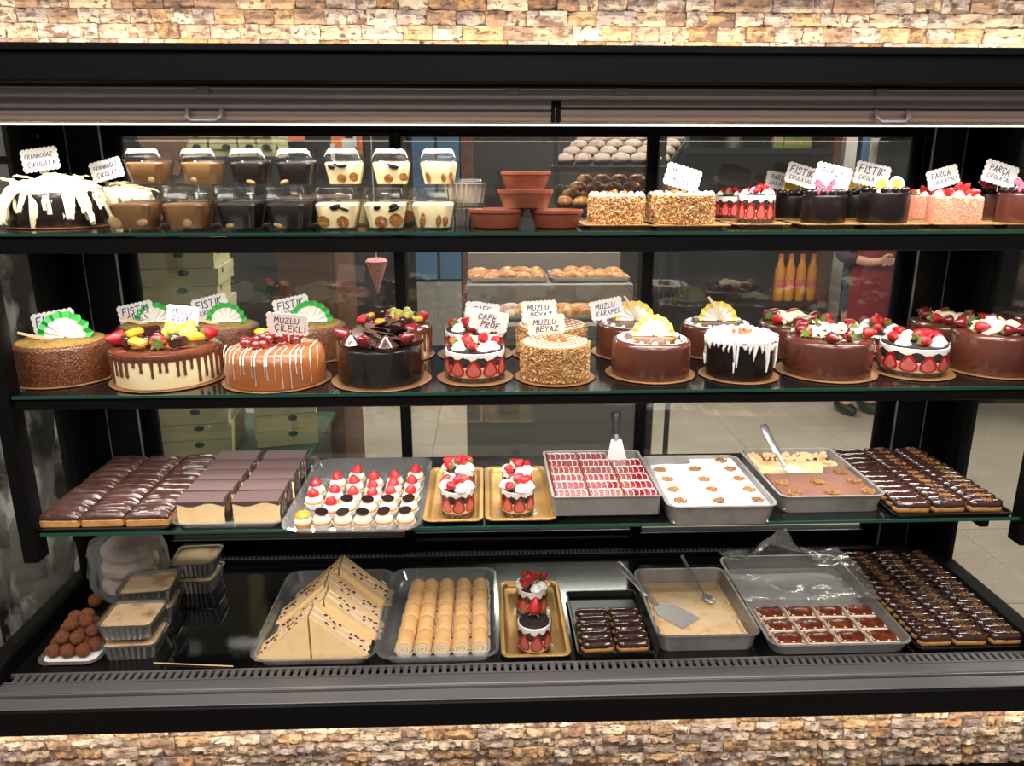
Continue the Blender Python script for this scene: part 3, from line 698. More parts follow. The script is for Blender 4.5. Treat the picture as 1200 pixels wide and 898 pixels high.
def berry_top(t, r, h, n, rb, seed=1):
    q = random.Random(seed)
    for k in range(n):
        an = TAU*k/n+q.uniform(-.1, .1)-.4; p = (r*.66*math.cos(an), r*.66*math.sin(an), h)
        if k % 2: strawberry(t, (p[0], p[1], h+rb*.75), rb*.9, q.uniform(1.2, 1.7), an+q.choice((math.pi, 1.5, -1.5, .2))+q.uniform(-.6, .6))
        else: rosette(t, (p[0], p[1], h*.96), rb*1.15)
    for k in range(max(3, n//3)):
        an = TAU*k/max(3, n//3); p = (r*.24*math.cos(an), r*.24*math.sin(an), h+rb*.9)
        if k % 2 == 0: strawberry(t, (p[0], p[1], h+rb*1.0), rb*.95, q.uniform(.5, 1.4), q.uniform(0, 6))
        else: rosette(t, (p[0], p[1], h+rb*.2), rb*1.2)
def cake_berry(a, label, g=G2, n=9):
    X, Y, r, h = place(*a); t = cake_root('strawberry_collar_cake', label, g, X, Y, a[4])
    if g == G1: b = rect_board(t, 2*r+.04, 2*r+.03); h = max(h, .05)
    else: b = disc_board(t, r+.014)
    berry_layers(t, r, h, b, 11); berry_top(t, r, h*.97, n, r*.2, int(a[0])); return X, Y, r, h
def cake_nut(a, label, g=G2):
    X, Y, r, h = place(*a); t = cake_root('nut_coated_cake', label, g, X, Y, a[4])
    b = disc_board(t, r+.010) if g == G2 else rect_board(t, 2*r+.034, 2*r+.03)
    body(t, 'cake_body', r-.001, b, h, 'nut', .003); granules(t, r-.0005, b, h, 1500, s=.0021, seed=int(a[0]))
    mb = MB(); mb.lathe([(r-.006, h-.001), (r-.007, h+.0012), (.001, h+.0016)], 40); mb.build('cream_top', 'cream_tart', t)
    if g == G2:
        mb = MB()
        for k in range(-5, 6):
            x = k*r*.17; L = math.sqrt(max((r-.009)**2-x*x, 0))
            for an in (.8, -.8):
                M = Euler((0, 0, an)).to_matrix().to_4x4(); mb.tube([(x, -L, h+.0015), (x, 0, h+.0022), (x, L, h+.0015)], .0009, 4, M)
        mb.build('caramel_lattice', 'walnut', t); heap(t, 14, r*.36, h+.002, .006, 'walnut', 'nut_heap', int(a[0]))
    else:
        for k in range(16): 
            an = TAU*k/16; rosette(t, ((r-.007)*math.cos(an), (r-.007)*math.sin(an), h-.001), .0065)
        heap(t, 14, r*.4, h+.001, .006, 'walnut', 'nut_heap', int(a[0]))
    return X, Y, r, h
def cake_choc_fan(a, label, rz=.1):
    X, Y, r, h = place(*a); t = cake_root('chocolate_fan_cake', label, G2, X, Y, a[4])
    b = disc_board(t, r+.010); body(t, 'cake_body', r, b, h, 'choc_milk', .011)
    for k in range(15):
        an = TAU*k/15; u = .0055 if k % 2 else .0042
        MB().lathe([(u, 0), (u*1.02, u*.3), (u*.7, u*.75), (u*.02, u)], 10).build('cream_dot', 'cream_white', t, ((r-.017)*math.cos(an), (r-.017)*math.sin(an), h-.0005))
    mb = MB(); mb.tube([((r-.0105)*math.cos(TAU*k/40), (r-.0105)*math.sin(TAU*k/40), h-.0005) for k in range(41)], .0009, 5); mb.build('cream_line', 'cream_white', t)
    fan(t, (.006, .012, h+.001), r*.54, 'fan_yellow', -.1); fan_stick(t, (.0, .0, h+r*.33), r*.95, .95, -.1)
    return X, Y, r, h
def cake_black_white(a, label):
    X, Y, r, h = place(*a); t = cake_root('black_cake_with_white_drips', label, G2, X, Y, a[4])
    b = disc_board(t, r+.012); body(t, 'cake_body', r, b, h, 'choc_black', .005)
    mb = MB(); q = random.Random(2)
    mb.lathe([(r+.0015, h-.008), (r+.003, h-.002), (r+.001, h+.005), (r-.012, h+.009), (r-.024, h+.005), (.001, h+.003)], 64, fn=lambda an, z: 1+.02*math.sin(11*an)+.012*math.sin(27*an+z*900))
    ang = 0
    while ang < TAU:
        L = q.choice((.01, .016, .03, .045, .055)); w = q.uniform(.0016, .0034); c, s = math.cos(ang), math.sin(ang); rr = r+.0018; j = q.uniform(-.05, .05)
        mb.tube([(rr*c, rr*s, h), (rr*c, rr*s, h-.006), ((rr+.001)*math.cos(ang+j), (rr+.001)*math.sin(ang+j), h-.006-L*.6), (rr*math.cos(ang+j), rr*math.sin(ang+j), h-.006-L)], [w*1.6, w*1.4, w, w*.4], 6)
        ang += q.uniform(.07, .2)
    for k in range(70):
        an = q.uniform(0, TAU); rr = r*q.uniform(.55, 1.0); M = Matrix.Translation((rr*math.cos(an), rr*math.sin(an), h+.007)) @ Euler((q.uniform(-.5, .5), q.uniform(-.5, .5), q.uniform(0, 6))).to_matrix().to_4x4()
        mb.ell((0, 0, 0), (.008, .0028, .003), 6, 4, M)
    mb.build('white_chocolate_topping', 'cream_white', t); heap(t, 12, r*.36, h+.005, .007, 'walnut', 'nut_heap', 8)
    return X, Y, r, h
def cake_choc_berry(a, label, dark=False):
    X, Y, r, h = place(*a); t = cake_root('chocolate_strawberry_cake', label, G2, X, Y, a[4])
    b = disc_board(t, r+.012); body(t, 'cake_body', r, b, h, 'choc_milk', .009)
    q = random.Random(int(a[0]))
    for k in range(8):
        an = TAU*k/8+.35; strawberry(t, (r*.72*math.cos(an), r*.72*math.sin(an), h+r*.13), r*.155, q.uniform(1.35, 1.7), an+q.choice((math.pi, math.pi, 1.2, -1.2, .3))+q.uniform(-.6, .6), True, 'strawberry' if k % 3 == 1 else 'strawberry_dark')
    for k in range(26):
        an = q.uniform(0, TAU); rr = r*.5*math.sqrt(q.random())
        ob('chocolate_shaving', shaving_mesh(k % 9), t, (rr*math.cos(an), rr*math.sin(an), h+r*.04+q.random()*r*.16), (q.uniform(-.5, .5), q.uniform(-.3, .3), q.uniform(0, 6)), (r*.4, r*.75, r*.6))
    return X, Y, r, h
def cake_shavings(a, label):
    X, Y, r, h = place(*a); t = cake_root('white_chocolate_cake', label, 'white chocolate cakes on the top shelf', X, Y, a[4])
    b = disc_board(t, r+.006); body(t, 'cake_body', r, b, h, 'choc_dark', .02)
    q = random.Random(int(a[0]))
    mb = MB(); mb.lathe([(r*.97, h*.82), (r*.96, h*.97), (r*.72, h*1.12), (r*.3, h*1.19), (.001, h*1.2)], 40, fn=lambda an, z: 1+.03*math.sin(7*an)); mb.build('chocolate_mound', 'white_choc', t)
    for k in range(150):
        an = TAU*k/96+q.uniform(-.12, .12)
        if k < 96: ob('chocolate_shaving', shaving_mesh(k % 9), t, (r*.84*math.cos(an), r*.84*math.sin(an), h*1.02), (q.uniform(-.7, .7), q.uniform(.85, 1.45), an+q.uniform(-.45, .45)), r*q.uniform(.4, .95))
        else:
            rr = r*.85*math.sqrt(q.random()); ob('chocolate_shaving', shaving_mesh(k % 5), t, (rr*math.cos(an), rr*math.sin(an), h*(1.26-.2*rr/r)), (q.uniform(-.5, .5), q.uniform(-.3, .7), q.uniform(0, 6)), r*q.uniform(.4, .6))
    return X, Y, r, h
def cake_small(a, label, m, top, pic='butterfly'):
    X, Y, r, h = place(*a); t = cake_root('small_round_cake', label, G1, X, Y, a[4])
    b = rect_board(t, 2*r+.04, 2*r+.03); h = max(h, .05); body(t, 'cake_body', r, b, h, m, .004, 44)
    if m == 'pink_crumb': granules(t, r-.0003, b, h, 900, 'pink_crumb', 'crumb_coating', .0014, 5)
    if top == 'berries': berry_top(t, r*.95, h, 8, r*.2, int(a[0]))
    else:
        for k in range(12):
            an = TAU*k/12; MB().ell((0, 0, 0), (.0065, .0065, .006), 8, 6).build('chocolate_ball', 'choc_dark', t, ((r-.009)*math.cos(an), (r-.009)*math.sin(an), h+.005))
        heap(t, 20, r*.55, h+.001, .005, 'choc_curl', 'chocolate_curls', 3)
    if pic == 'butterfly':
        for s in (-1, 1):
            pts = [(0, 0), (.25, .1), (.62, -.02), (.75, .2), (.5, .42), (.92, .75), (.7, 1.1), (.3, .85), (.06, .5)]
            M = Matrix.Scale(.026, 4)
            w = MB().prism([(s*x*1.12, z*1.1-.03) for x, z in pts][::s], 0, .06, 'y', M).build('topper_wing', 'fan_white', t, (-.002, -r*.2, h+.002), (-.15, .0, .25*s), smooth=None)
            MB().prism([(s*x, z) for x, z in pts][::s], -.05, -.001, 'y', M).build('wing_print', 'butterfly', w, smooth=None)
    elif pic:
        for s, xx in ((-1, -.012), (1, .018)):
            w = MB().lathe([(.015, 0), (.016, .0007), (.015, .0014)], 20).build('topper_disc', 'fan_white', t, (xx, -r*.1, h+.014), (math.pi/2-.15, 0, .1), smooth=30)
            MB().lathe([(.011, .0), (.0115, .0004), (.011, .0008)], 16).build('disc_print', 'topper_yellow', w, (0, 0, .0015), smooth=30)
    return X, Y, r, h

# ---- middle shelf, front row
cake_pistachio((77, 457, 108, 410, Z2), 'brown pistachio cake with green fan, first in the front row of the middle shelf')
cake_drip((198, 461, 122, 416, Z2), 'ivory cake with chocolate drips and mixed fruit in the front row')
cake_caramel((325, 462, 118, 417, Z2), 'caramel cake with white icing drizzle and dark cherries')
cake_collar_choc((447, 460, 104, 411, Z2), 'black chocolate cake in a clear collar topped with chocolate strawberries')
cake_berry((557, 453, 73, 413, Z2), 'layered strawberry cake in clear collar behind the CAFE tag, front row')
cake_nut((650, 454, 83, 409, Z2), 'nut-coated round cake with lattice top, in the front row of the middle shelf')
cake_choc_fan((762, 451, 94, 406, Z2), 'glossy chocolate cake with yellow fan, in front of the other two')
cake_black_white((866, 451, 78, 402, Z2), 'black cake with white chocolate dripping down from its top')
cake_choc_berry((968, 450, 102, 405, Z2), 'chocolate cake with strawberries and white shavings, right of the white-dripped black cake')
cake_berry((1068, 447, 78, 408, Z2), 'layered strawberry cake in clear collar at the right of the front row')
cake_choc_berry((1162, 446, 98, 397, Z2), 'chocolate cake with white shavings at the right end of the front row')
# ---- middle shelf, back row
YB2 = 1.695
cake_pistachio((182, 425, 78, 388, Z2, YB2), 'brown pistachio cake with green fan standing behind the fruit drip cake')
cake_pistachio((265, 425, 78, 388, Z2, YB2), 'brown pistachio cake with green fan between the drip and caramel cakes, behind')
cake_pistachio((364, 425, 84, 388, Z2, YB2), 'brown pistachio cake with green fan half hidden behind the caramel cake')
cake_drip((462, 425, 84, 388, Z2, YB2), 'fruit-topped drip cake half hidden behind the black chocolate collar cake')
cake_berry((557, 426, 72, 391, Z2, YB2), 'layered strawberry cake hidden behind the one with the CAFE tag')
cake_nut((646, 425, 82, 388, Z2, YB2), 'nut-coated round cake standing behind the front nut-coated cake')
cake_choc_fan((741, 424, 84, 386, Z2, YB2), 'glossy chocolate cake with yellow fan, back row, left of the other back one')
cake_choc_fan((838, 424, 82, 386, Z2, YB2), 'glossy chocolate cake with yellow fan, behind the white-dripped black cake')
cake_choc_berry((930, 424, 84, 386, Z2, YB2), 'chocolate cake with strawberries in the back row beside the white-dripped cake')
cake_berry((1020, 424, 66, 392, Z2, YB2), 'layered strawberry cake in the back row between two chocolate cakes')
cake_choc_berry((1108, 422, 82, 384, Z2, YB2), 'chocolate cake with white shavings in the back row near the right post')
# ---- top shelf cakes
cake_shavings((68, 262, 100, 219, Z1, 1.53), 'dark cake heaped with white chocolate shavings at the left end, in front')
cake_shavings((138, 258, 78, 226, Z1, 1.69), 'dark cake with white chocolate shavings behind the dessert cups')
cake_nut((722, 262, 66, 230, Z1, 1.51), 'nut-coated cake beside the terracotta bowls on the top shelf', G1)
cake_nut((800, 262, 72, 229, Z1, 1.50), 'nut-coated cake in front of the MUZLU BEYAZ tag on the top shelf', G1)
cake_nut((786, 258, 56, 229, Z1, 1.66), 'nut-coated cake at the back of the top shelf behind the other two', G1)
cake_berry((886, 260, 44, 226, Z1, 1.50), 'small clear-collar strawberry cake on the top shelf, the front one', G1, 7)
cake_berry((856, 258, 40, 228, Z1, 1.65), 'small clear-collar strawberry cake on the top shelf, the rear one', G1, 7)
cake_small((965, 260, 49, 229, Z1, 1.50), 'small dark chocolate cake with pink butterfly topper on the top shelf', 'choc_black', 'balls')
cake_small((928, 257, 40, 229, Z1, 1.65), 'small dark cake with disc topper behind the butterfly one', 'choc_black', 'balls', 'disc')
cake_small((1035, 259, 55, 226, Z1, 1.50), 'small dark chocolate cake with yellow disc toppers, next to the pink cakes', 'choc_black', 'balls', 'disc')
cake_small((1000, 256, 38, 228, Z1, 1.65), 'small dark cake in the back row between two front dark cakes', 'choc_black', 'balls', 'disc')
cake_small((1118, 258, 58, 231, Z1, 1.50), 'small pink crumb cake with fruit on the top shelf, in front', 'pink_crumb', 'berries', None)
cake_small((1080, 256, 44, 230, Z1, 1.65), 'small pink crumb cake lit brightly at the back of the top shelf', 'pink_crumb', 'berries', None)
cake_small((1196, 258, 52, 227, Z1, 1.50), 'small milk chocolate cake with butterfly at the right end, in front', 'choc_milk', 'balls')
cake_small((1157, 256, 40, 227, Z1, 1.65), 'small milk chocolate cake with butterfly at the right end, behind', 'choc_milk', 'balls')

# ---- price tags
FC = ['FISTIK', 'ÇİKOLATALI']; PC = ['PARÇA', 'ÇİKOLATALI']; MC = ['MUZLU', 'ÇİLEKLİ']; MZ = ['MUZLU', 'BEYAZ']
zt1 = Z1+.055; zt2 = Z2+.09
price_tag(47, 187, 1.55, 41, ['FRANBOĞAZ', 'ÇİKOLATA'], 8, 'white scalloped tag reading FRANBOĞAZ ÇİKOLATA on the front shavings cake', 1.53)
price_tag(125, 199, 1.66, 36, ['FRANBOĞAZ', 'ÇİKOLATA'], 14, 'bright scalloped tag on the shavings cake behind the dessert cups', 1.53)
price_tag(800, 208, 1.53, 40, MZ, -16, 'scalloped tag reading MUZLU BEYAZ on the top shelf', 1.50)
price_tag(913, 212, 1.68, 30, PC, -10, 'scalloped tag half hidden behind the FISTIK tag on the top shelf', 1.505)
price_tag(940, 206, 1.62, 37, FC, -16, 'scalloped tag reading FISTIK ÇİKOLATALI on the top shelf', 1.505)
price_tag(976, 207, 1.52, 41, PC, -13, 'scalloped tag reading PARÇA ÇİKOLATALI above the butterfly cake, top shelf', 1.505)
price_tag(1022, 205, 1.60, 40, FC, -12, 'brightly lit scalloped tag above the disc-topped dark cake', 1.505)
price_tag(1105, 208, 1.60, 35, PC, 16, 'scalloped tag on the pink crumb cakes reading PARÇA ÇİKOLATALI', 1.505)
price_tag(1172, 204, 1.58, 40, PC, -16, 'scalloped tag on the milk chocolate cakes at the right end', 1.505)
def T2(px_, py_, Y, w, l, tilt, lab, zb=None, **k): return price_tag(px_, py_, Y, w, l, tilt, lab, zb if zb else Z2+.083, **k)
T2(64, 380, 1.585, 48, ['FISTIK', 'ÇİLEK'], 10, 'scalloped tag on the leftmost pistachio cake of the middle shelf')
T2(160, 368, 1.71, 40, ['FISTIK', 'ÇİLEK'], 12, 'scalloped tag on the pistachio cake behind the drip cake', Z2+.075)
T2(214, 369, 1.58, 34, MC, -6, 'scalloped tag reading MUZLU ÇİLEKLİ behind the drip cake fruit', Z2+.09)
T2(247, 360, 1.73, 40, FC, 14, 'scalloped tag reading FISTIK ÇİKOLATALI left of the caramel cake', Z2+.075)
T2(342, 361, 1.72, 40, FC, 12, 'scalloped tag standing behind the MUZLU ÇİLEKLİ tag of the caramel cake', Z2+.075)
T2(337, 380, 1.46, 45, MC, -5, 'scalloped tag reading MUZLU ÇİLEKLİ on the caramel cake', lean=.35)
T2(565, 367, 1.70, 38, ['CAFE', 'PROF'], -6, 'scalloped tag partly hidden behind the CAFE PROF tag', Z2+.08)
T2(573, 376, 1.50, 42, ['CAFE', 'PROF'], -10, 'scalloped tag reading CAFE PROF on the strawberry collar cake', Z2+.085, lean=.35)
T2(632, 365, 1.69, 39, MZ, 3, 'upper white tag reading MUZLU BEYAZ on the rear nut cake', Z2+.075)
T2(640, 381, 1.49, 41, MZ, 4, 'grey-looking tag reading MUZLU BEYAZ on the front nut cake', lean=.35)
T2(711, 362, 1.71, 36, ['MUZLU', 'KARAMEL'], 12, 'scalloped tag reading MUZLU KARAMEL on the chocolate fan cake', Z2+.075)

# ------------------------------------------------------------------ dessert cups
def cup_meshes(kind):
    def f():
        w = .08; q = random.Random(kind)
        shell = MB().loft([ring(.050, .050, .010, 0), ring(.055, .055, .012, .0015), ring(.072, .072, .014, .044), ring(.08, .08, .016, .0455), ring(.08, .08, .016, .0465), ring(.0712, .0712, .0135, .0465), ring(.054, .054, .011, .003)], cap1=True)
        lid = MB().loft([ring(.082, .082, .016, .0), ring(.082, .082, .016, .0018), ring(.076, .076, .014, .0018), ring(.066, .066, .012, .0175), ring(.062, .062, .010, .019)], cap0=False)
        m = ['caramel_pudding', 'choc_pudding', 'cream_ivory', 'cream_ivory'][kind]
        fill = MB().loft([ring(.052, .052, .010, .0035), ring(.0565, .0565, .0115, .014), ring(.0655, .0655, .0125, .038), ring(.062, .062, .0125, .0415)])
        return shell.mesh('cup', 'pet'), lid.mesh('lid', 'pet'), fill.mesh('pudding', m)
    return cached('cup%d' % kind, f)
banana = MB().lathe([(.0095, 0), (.0102, .0008), (.0095, .0016)], 14).mesh('banana_slice', 'banana_slice', 30)
lump = MB().ell((0, 0, 0), (.009, .004, .007), 9, 6).mesh('banana_piece', 'banana_pale', 60)
drip = MB().ell((0, 0, 0), (.0045, .0025, .014), 8, 6).mesh('chocolate_streak', 'banana_slice', 60)
swirl = MB().ell((0, 0, 0), (.016, .003, .006), 10, 5).mesh('chocolate_swirl', 'choc_pudding', 60)
KN = ['caramel pudding', 'dark chocolate pudding', 'banana cream', 'plain ivory cream']
def cup(X, Y, z, s, kind, label, rz=0):
    t = thing('dessert_cup', label, 'dessert cup', (X, Y, z), rz, 'lidded dessert cups on the top shelf')
    sh, ld, fi = cup_meshes(kind); c = ob('cup', sh, t, sc=s); ob('lid', ld, t, (0, 0, .0468*s), sc=s); p = ob('pudding', fi, t, sc=s)
    fy = lambda z: -(.0255+.0082*(z/.04))-.0006
    if kind == 0:
        for x in rnd.choice(((.014,), (-.016,), (.016, -.018))): u = rnd.uniform(.7, 1.4); ob('banana_piece', lump, p, (x+rnd.uniform(-.008, .008), fy(.011)+.0015, .009+.003*u), (0, rnd.uniform(-.6, .6), 0), (u, .8, u*rnd.uniform(.8, 1.3)))
    elif kind == 1: ob('banana_piece', lump, p, (rnd.uniform(-.02, .02), fy(.007)+.001, .007), (0, rnd.uniform(-.4, .4), 0), (rnd.uniform(.6, 1.1), .8, .6))
    elif kind == 2:
        for x, zz in rnd.choice((((-.017, .014), (.008, .013)), ((-.004, .013), (.021, .016)), ((-.02, .015), (.0, .012), (.02, .016)))): ob('banana_slice', banana, p, (x+rnd.uniform(-.003, .003), fy(zz)-.0009, zz), (math.pi/2+.2, 0, 0), rnd.uniform(.7, 1.1))
        for k in range(3): ob('chocolate_swirl', swirl, p, (rnd.uniform(-.02, .02), fy(.035), .033+.002*k), (0, rnd.uniform(-.5, .5), 0), (rnd.uniform(.3, .7), .8, rnd.uniform(.3, .9)))
    else:
        for x in (-.017, .009, .023): ob('chocolate_streak', drip, p, (x+rnd.uniform(-.004, .004), fy(.015)-.0004, .014), (.2, rnd.uniform(-.2, .2), 0), (1, 1, rnd.uniform(.6, 1)))
    return t
low = [(160, 0), (221, 0), (283, 1), (340, 1), (397, 2), (453, 2), (508, 3)]; top = [(177, 0), (240, 0), (296, 1), (350, 1), (405, 2), (460, 2), (515, 3)]
for i, (x, k) in enumerate(low):
    p = ony(x, 245, 1.455); cup(p.x, 1.455, Z1, 1.13, k, 'lidded cup of %s, %s from the left in the lower front row' % (KN[k], ORD[i]))
for i, (x, k) in enumerate(top):
    p = ony(x, 205, 1.475); cup(p.x, 1.475, Z1+.0673*1.13+.0008, 1.0, k, 'lidded cup of %s, %s from the left in the upper row' % (KN[k], ORD[i]))
for i, (x, k) in enumerate(low[:]):
    p = ony(x+14, 245, 1.57); cup(p.x, 1.572, Z1, 1.13, k, 'lidded cup of %s, %s from left in the rear lower row' % (KN[k], ORD[i]))

# ------------------------------------------------------------------ terracotta bowls, foil boxes on the top shelf
bowl = MB().lathe([(.036, 0), (.040, .002), (.0465, .020), (.0475, .026), (.050, .0275), (.050, .033), (.047, .0335), (.0455, .026), (.037, .006), (.001, .0045)], 36).mesh('bowl', 'terracotta', 35)
bd = {}
def terracotta(px_, Y, z, s, label):
    X = ony(px_, 245, Y).x; t = thing('terracotta_bowl', label, 'bowl', (X, Y, z), 0, 'terracotta pudding bowls'); ob('bowl_body', bowl, t, sc=s)
    MB().lathe([(.0445, .0238), (.044, .0246), (.001, .025)], 30).build('rice_pudding', 'pudding_top', t).scale = (s, s, s)
    t['label'] = label
terracotta(582, 1.47, Z1, 1.06, 'low terracotta bowl at the left of the bowl group, on the shelf')
terracotta(652, 1.47, Z1, 1.0, 'low terracotta bowl at the right of the bowl group, on the shelf')
terracotta(616, 1.475, Z1+.0357, 1.04, 'terracotta bowl resting across the two lower terracotta bowls')
terracotta(616, 1.478, Z1+.0357+.0352, .94, 'topmost terracotta bowl of the stack')
def foil_box(X, Y, z, w, d, h, rz, label, group, content='pudding_top', lid=True):
    t = thing('foil_container', label, 'container', (X, Y, z), rz, group); n = 6
    def fl(w_, d_, z_, amp):
        return rsub(w_, d_, .012, n, z_, amp)
    mb = MB(); mb.loft([fl(w*.82, d*.82, 0, .022), fl(w*.93, d*.93, h, .022), rsub(w, d, .014, n, h), rsub(w, d, .014, n, h+.0015), rsub(w*.91, d*.91, .012, n, h+.0012), rsub(w*.80, d*.80, .01, n, .002)]); mb.build('foil_tray', 'foil', t, smooth=25)
    mb = MB(); mb.loft([ring(w*.78, d*.78, .01, .003, n), ring(w*.875, d*.875, .012, h*.86, n), ring(w*.8, d*.8, .012, h*.9, n)]); mb.build('pudding', content, t)
    if lid:
        mb = MB(); mb.loft([ring(w*1.01, d*1.01, .014, h+.0018, n), ring(w*1.01, d*1.01, .014, h+.004, n), ring(w*.93, d*.93, .012, h+.004, n), ring(w*.88, d*.88, .012, h+.010, n), ring(w*.84, d*.84, .012, h+.0102, n)], cap0=False); mb.build('clear_lid', 'pet', t)
    return t
p = ony(543, 240, 1.53)
foil_box(p.x, 1.53, Z1, .085, .085, .034, 0, 'lidded foil container beside the cups, bottom of the pair', 'foil containers on the top shelf')
foil_box(p.x+.003, 1.53, Z1+.0445, .085, .085, .034, .05, 'lidded foil container beside the cups, top of the pair', 'foil containers on the top shelf')
# ------------------------------------------------------------------ trays and pastries on the third shelf and the deck
def tray(name, label, cat, X0, X1, Y0, Y1, z, h, m, rim=.004, r=.02, flare=.006, t=.0018, group=None, n=4):
    o = pan((X1-X0), (Y1-Y0), h, flare, rim, t, r, n).build(name, m, None, ((X0+X1)/2, (Y0+Y1)/2, z)); return tag(o, label, cat, group)
def pill(L, Wd, H, zc, m, name, p=3.0, flat=True, wav=0, seed=0, nx=10, seg=12):
    q = random.Random(seed); rings = []
    for i in range(nx+1):
        u = -1+2*i/nx; s = max((1-abs(u)**p)**(1/p), .12); ph = q.uniform(-1, 1)*wav
        rr = []
        for k in range(seg):
            a = TAU*k/seg; y = Wd/2*s*math.cos(a)*(1+ph*.5); z = zc+H/2*(.4+.6*s)*math.sin(a)*(1+ph); rr.append((u*L/2, y, max(z, .0008) if flat else z))
        rings.append(rr)
    mb = MB(); mb.loft(rings); return mb.mesh(name, m, 60)
def slab(L, Wd, H, z0, m, name, seed=0, wave=.0016):
    """flat eclair icing: rounded slab with furrows running along its length"""
    q = random.Random(seed); nx, ny = 10, 8; top = []; 
    ph = q.uniform(0, 6)
    rings = []
    for i in range(nx+1):
        u = -1+2*i/nx; e = (1-abs(u)**6); rr = []
        for k in range(ny+1):
            v = -1+2*k/ny; b = (1-abs(v)**4)
            rr.append((u*L/2, v*Wd/2*(.96+.04*e), z0+H*(.35+.65*b*e)+wave*math.sin(v*9+ph+math.sin(u*3+ph)*.8)*b+q.uniform(-.0003, .0003)))
        rr += [(u*L/2, Wd/2*.98, z0+q.uniform(-.003, 0)), (u*L/2, -Wd/2*.98, z0+q.uniform(-.003, 0))]
        rings.append(rr)
    mb = MB(); mb.loft(rings); return mb.mesh(name, m, 50)
def eclairs(X0, X1, Y0, Y1, z, cols, rows, kind, group, where, skip=(), dz=0, colnames=None):
    cw = (X1-X0)/cols; rh = (Y1-Y0)/rows
    colnames = colnames or (['left', 'middle', 'right'] if cols == 3 else ['left', 'right'])
    for c in range(cols):
        for r in range(rows):
            if (c, r) in skip: continue
            X = X0+cw*(c+.5)+rnd.uniform(-.002, .002); Y = Y0+rh*(r+.5)+rnd.uniform(-.0008, .0008)
            t = thing('eclair', 'chocolate eclair, %s from the front in the %s column, %s' % (ORD[r], colnames[c], where), 'eclair', (X, Y, z), rnd.uniform(-.05, .05), group)
            v = rnd.randrange(4); L = cw*.965; Wd = rh*.97
            if kind == 'flat':
                ob('choux', cached('fc%.4f%.4f' % (L, Wd), lambda: MB().box((0, 0, .011), (L, Wd, .022), b=.005).mesh('choux', 'dough')), t)
                ob('icing', cached('fi%.4f%.4f%d' % (L, Wd, v), lambda: slab(L*1.0, Wd*.96, .0125, .0195, 'choc_icing', 'icing', v)), t)
            else:
                ob('choux', cached('rc%.4f%.4f' % (L, Wd), lambda: pill(L*.99, Wd*1.0, .026, .011, 'dough', 'choux', 5)), t)
                ob('icing', cached('ri%.4f%.4f%d' % (L, Wd, v), lambda: pill(L*1.0, Wd*1.07, .020, .0185, 'choc_icing_shiny', 'icing', 4.6, False, .07, v)), t)
                if kind == 'nut':
                    def f():
                        q = random.Random(v); mb = MB()
                        for k in range(34):
                            a = q.uniform(0, TAU); rr = math.sqrt(q.random()); u = q.uniform(.001, .0019)
                            y = rr*Wd*.36*math.sin(a); zz = .0185+.010*math.sqrt(max(1-(y/(Wd/2))**2, 0)); mb.ell((.012*rr*math.cos(a)+L*.04, y, zz), (u*1.3, u, u*.8), 5, 3)
                        return mb.mesh('nut_sprinkle', 'nut_dust', None)
                    ob('nut_sprinkle', cached('ns%.4f%d' % (Wd, v), f), t)
# left eclair tray
tray('black_tray', 'flat black tray of eclairs at the left end of the third shelf', 'tray', -.885, -.625, 1.40, 1.745, Z3, .006, 'tray_black', .002, .01, .002)
eclairs(-.882, -.628, 1.408, 1.738, Z3+.0022, 3, 11, 'flat', 'eclairs on the left third-shelf tray', 'left third-shelf tray')
# slices in clear tray
tray('clear_tray', 'clear plastic tray of chocolate-topped cake slices on the third shelf', 'tray', -.618, -.402, 1.402, 1.752, Z3, .014, 'tray_clear', .006, .02, .008)
def slice_cake(X, Y, z, L, Wd, H, label):
    t = thing('cake_slice', label, 'cake slice', (X, Y, z), rnd.uniform(-.03, .03), 'chocolate-topped slices on the third shelf')
    ob('sponge', cached('sl_s', lambda: MB().box((0, 0, H/2), (L, Wd, H), b=.004).mesh('sponge', 'sponge_pale')), t)
    def top():
        q = random.Random(3); rings = []
        for i in range(9):
            u = -1+2*i/8; lo = -.006+.004*math.sin(u*4)
            rings.append([(u*L*.505, -Wd*.51, H+lo), (u*L*.505, -Wd*.51, H+.001), (u*L*.5, -Wd*.40, H+.004), (u*L*.5, 0, H+.005), (u*L*.5, Wd*.4, H+.004), (u*L*.505, Wd*.51, H+.001), (u*L*.505, Wd*.51, H+lo)])
        return MB().loft(rings).mesh('chocolate_top', 'choc_matte', 50)
    ob('chocolate_top', cached('sl_t', top), t)
    def end():
        pts = [(-.42, .05), (.35, .0), (.46, .5), (.40, 1.0), (.1, 1.02), (-.05, .8), (-.3, .85), (-.44, .5)]
        return MB().prism([(y*Wd, z_*H) for y, z_ in pts], L/2-.001, L/2+.0025, 'x').mesh('glazed_end', 'choc_dark', 30)
    ob('glazed_end', cached('sl_e', end), t)
for c in range(2):
    n = 5
    for r in range(n):
        slice_cake(-.563+.108*c+rnd.uniform(-.002, .002), 1.437+.0585*r, Z3+.0035, .092, .049, .050, 'chocolate-topped slice, %s from the front in the %s column of its clear tray' % (ORD[r], ['left', 'right'][c]))
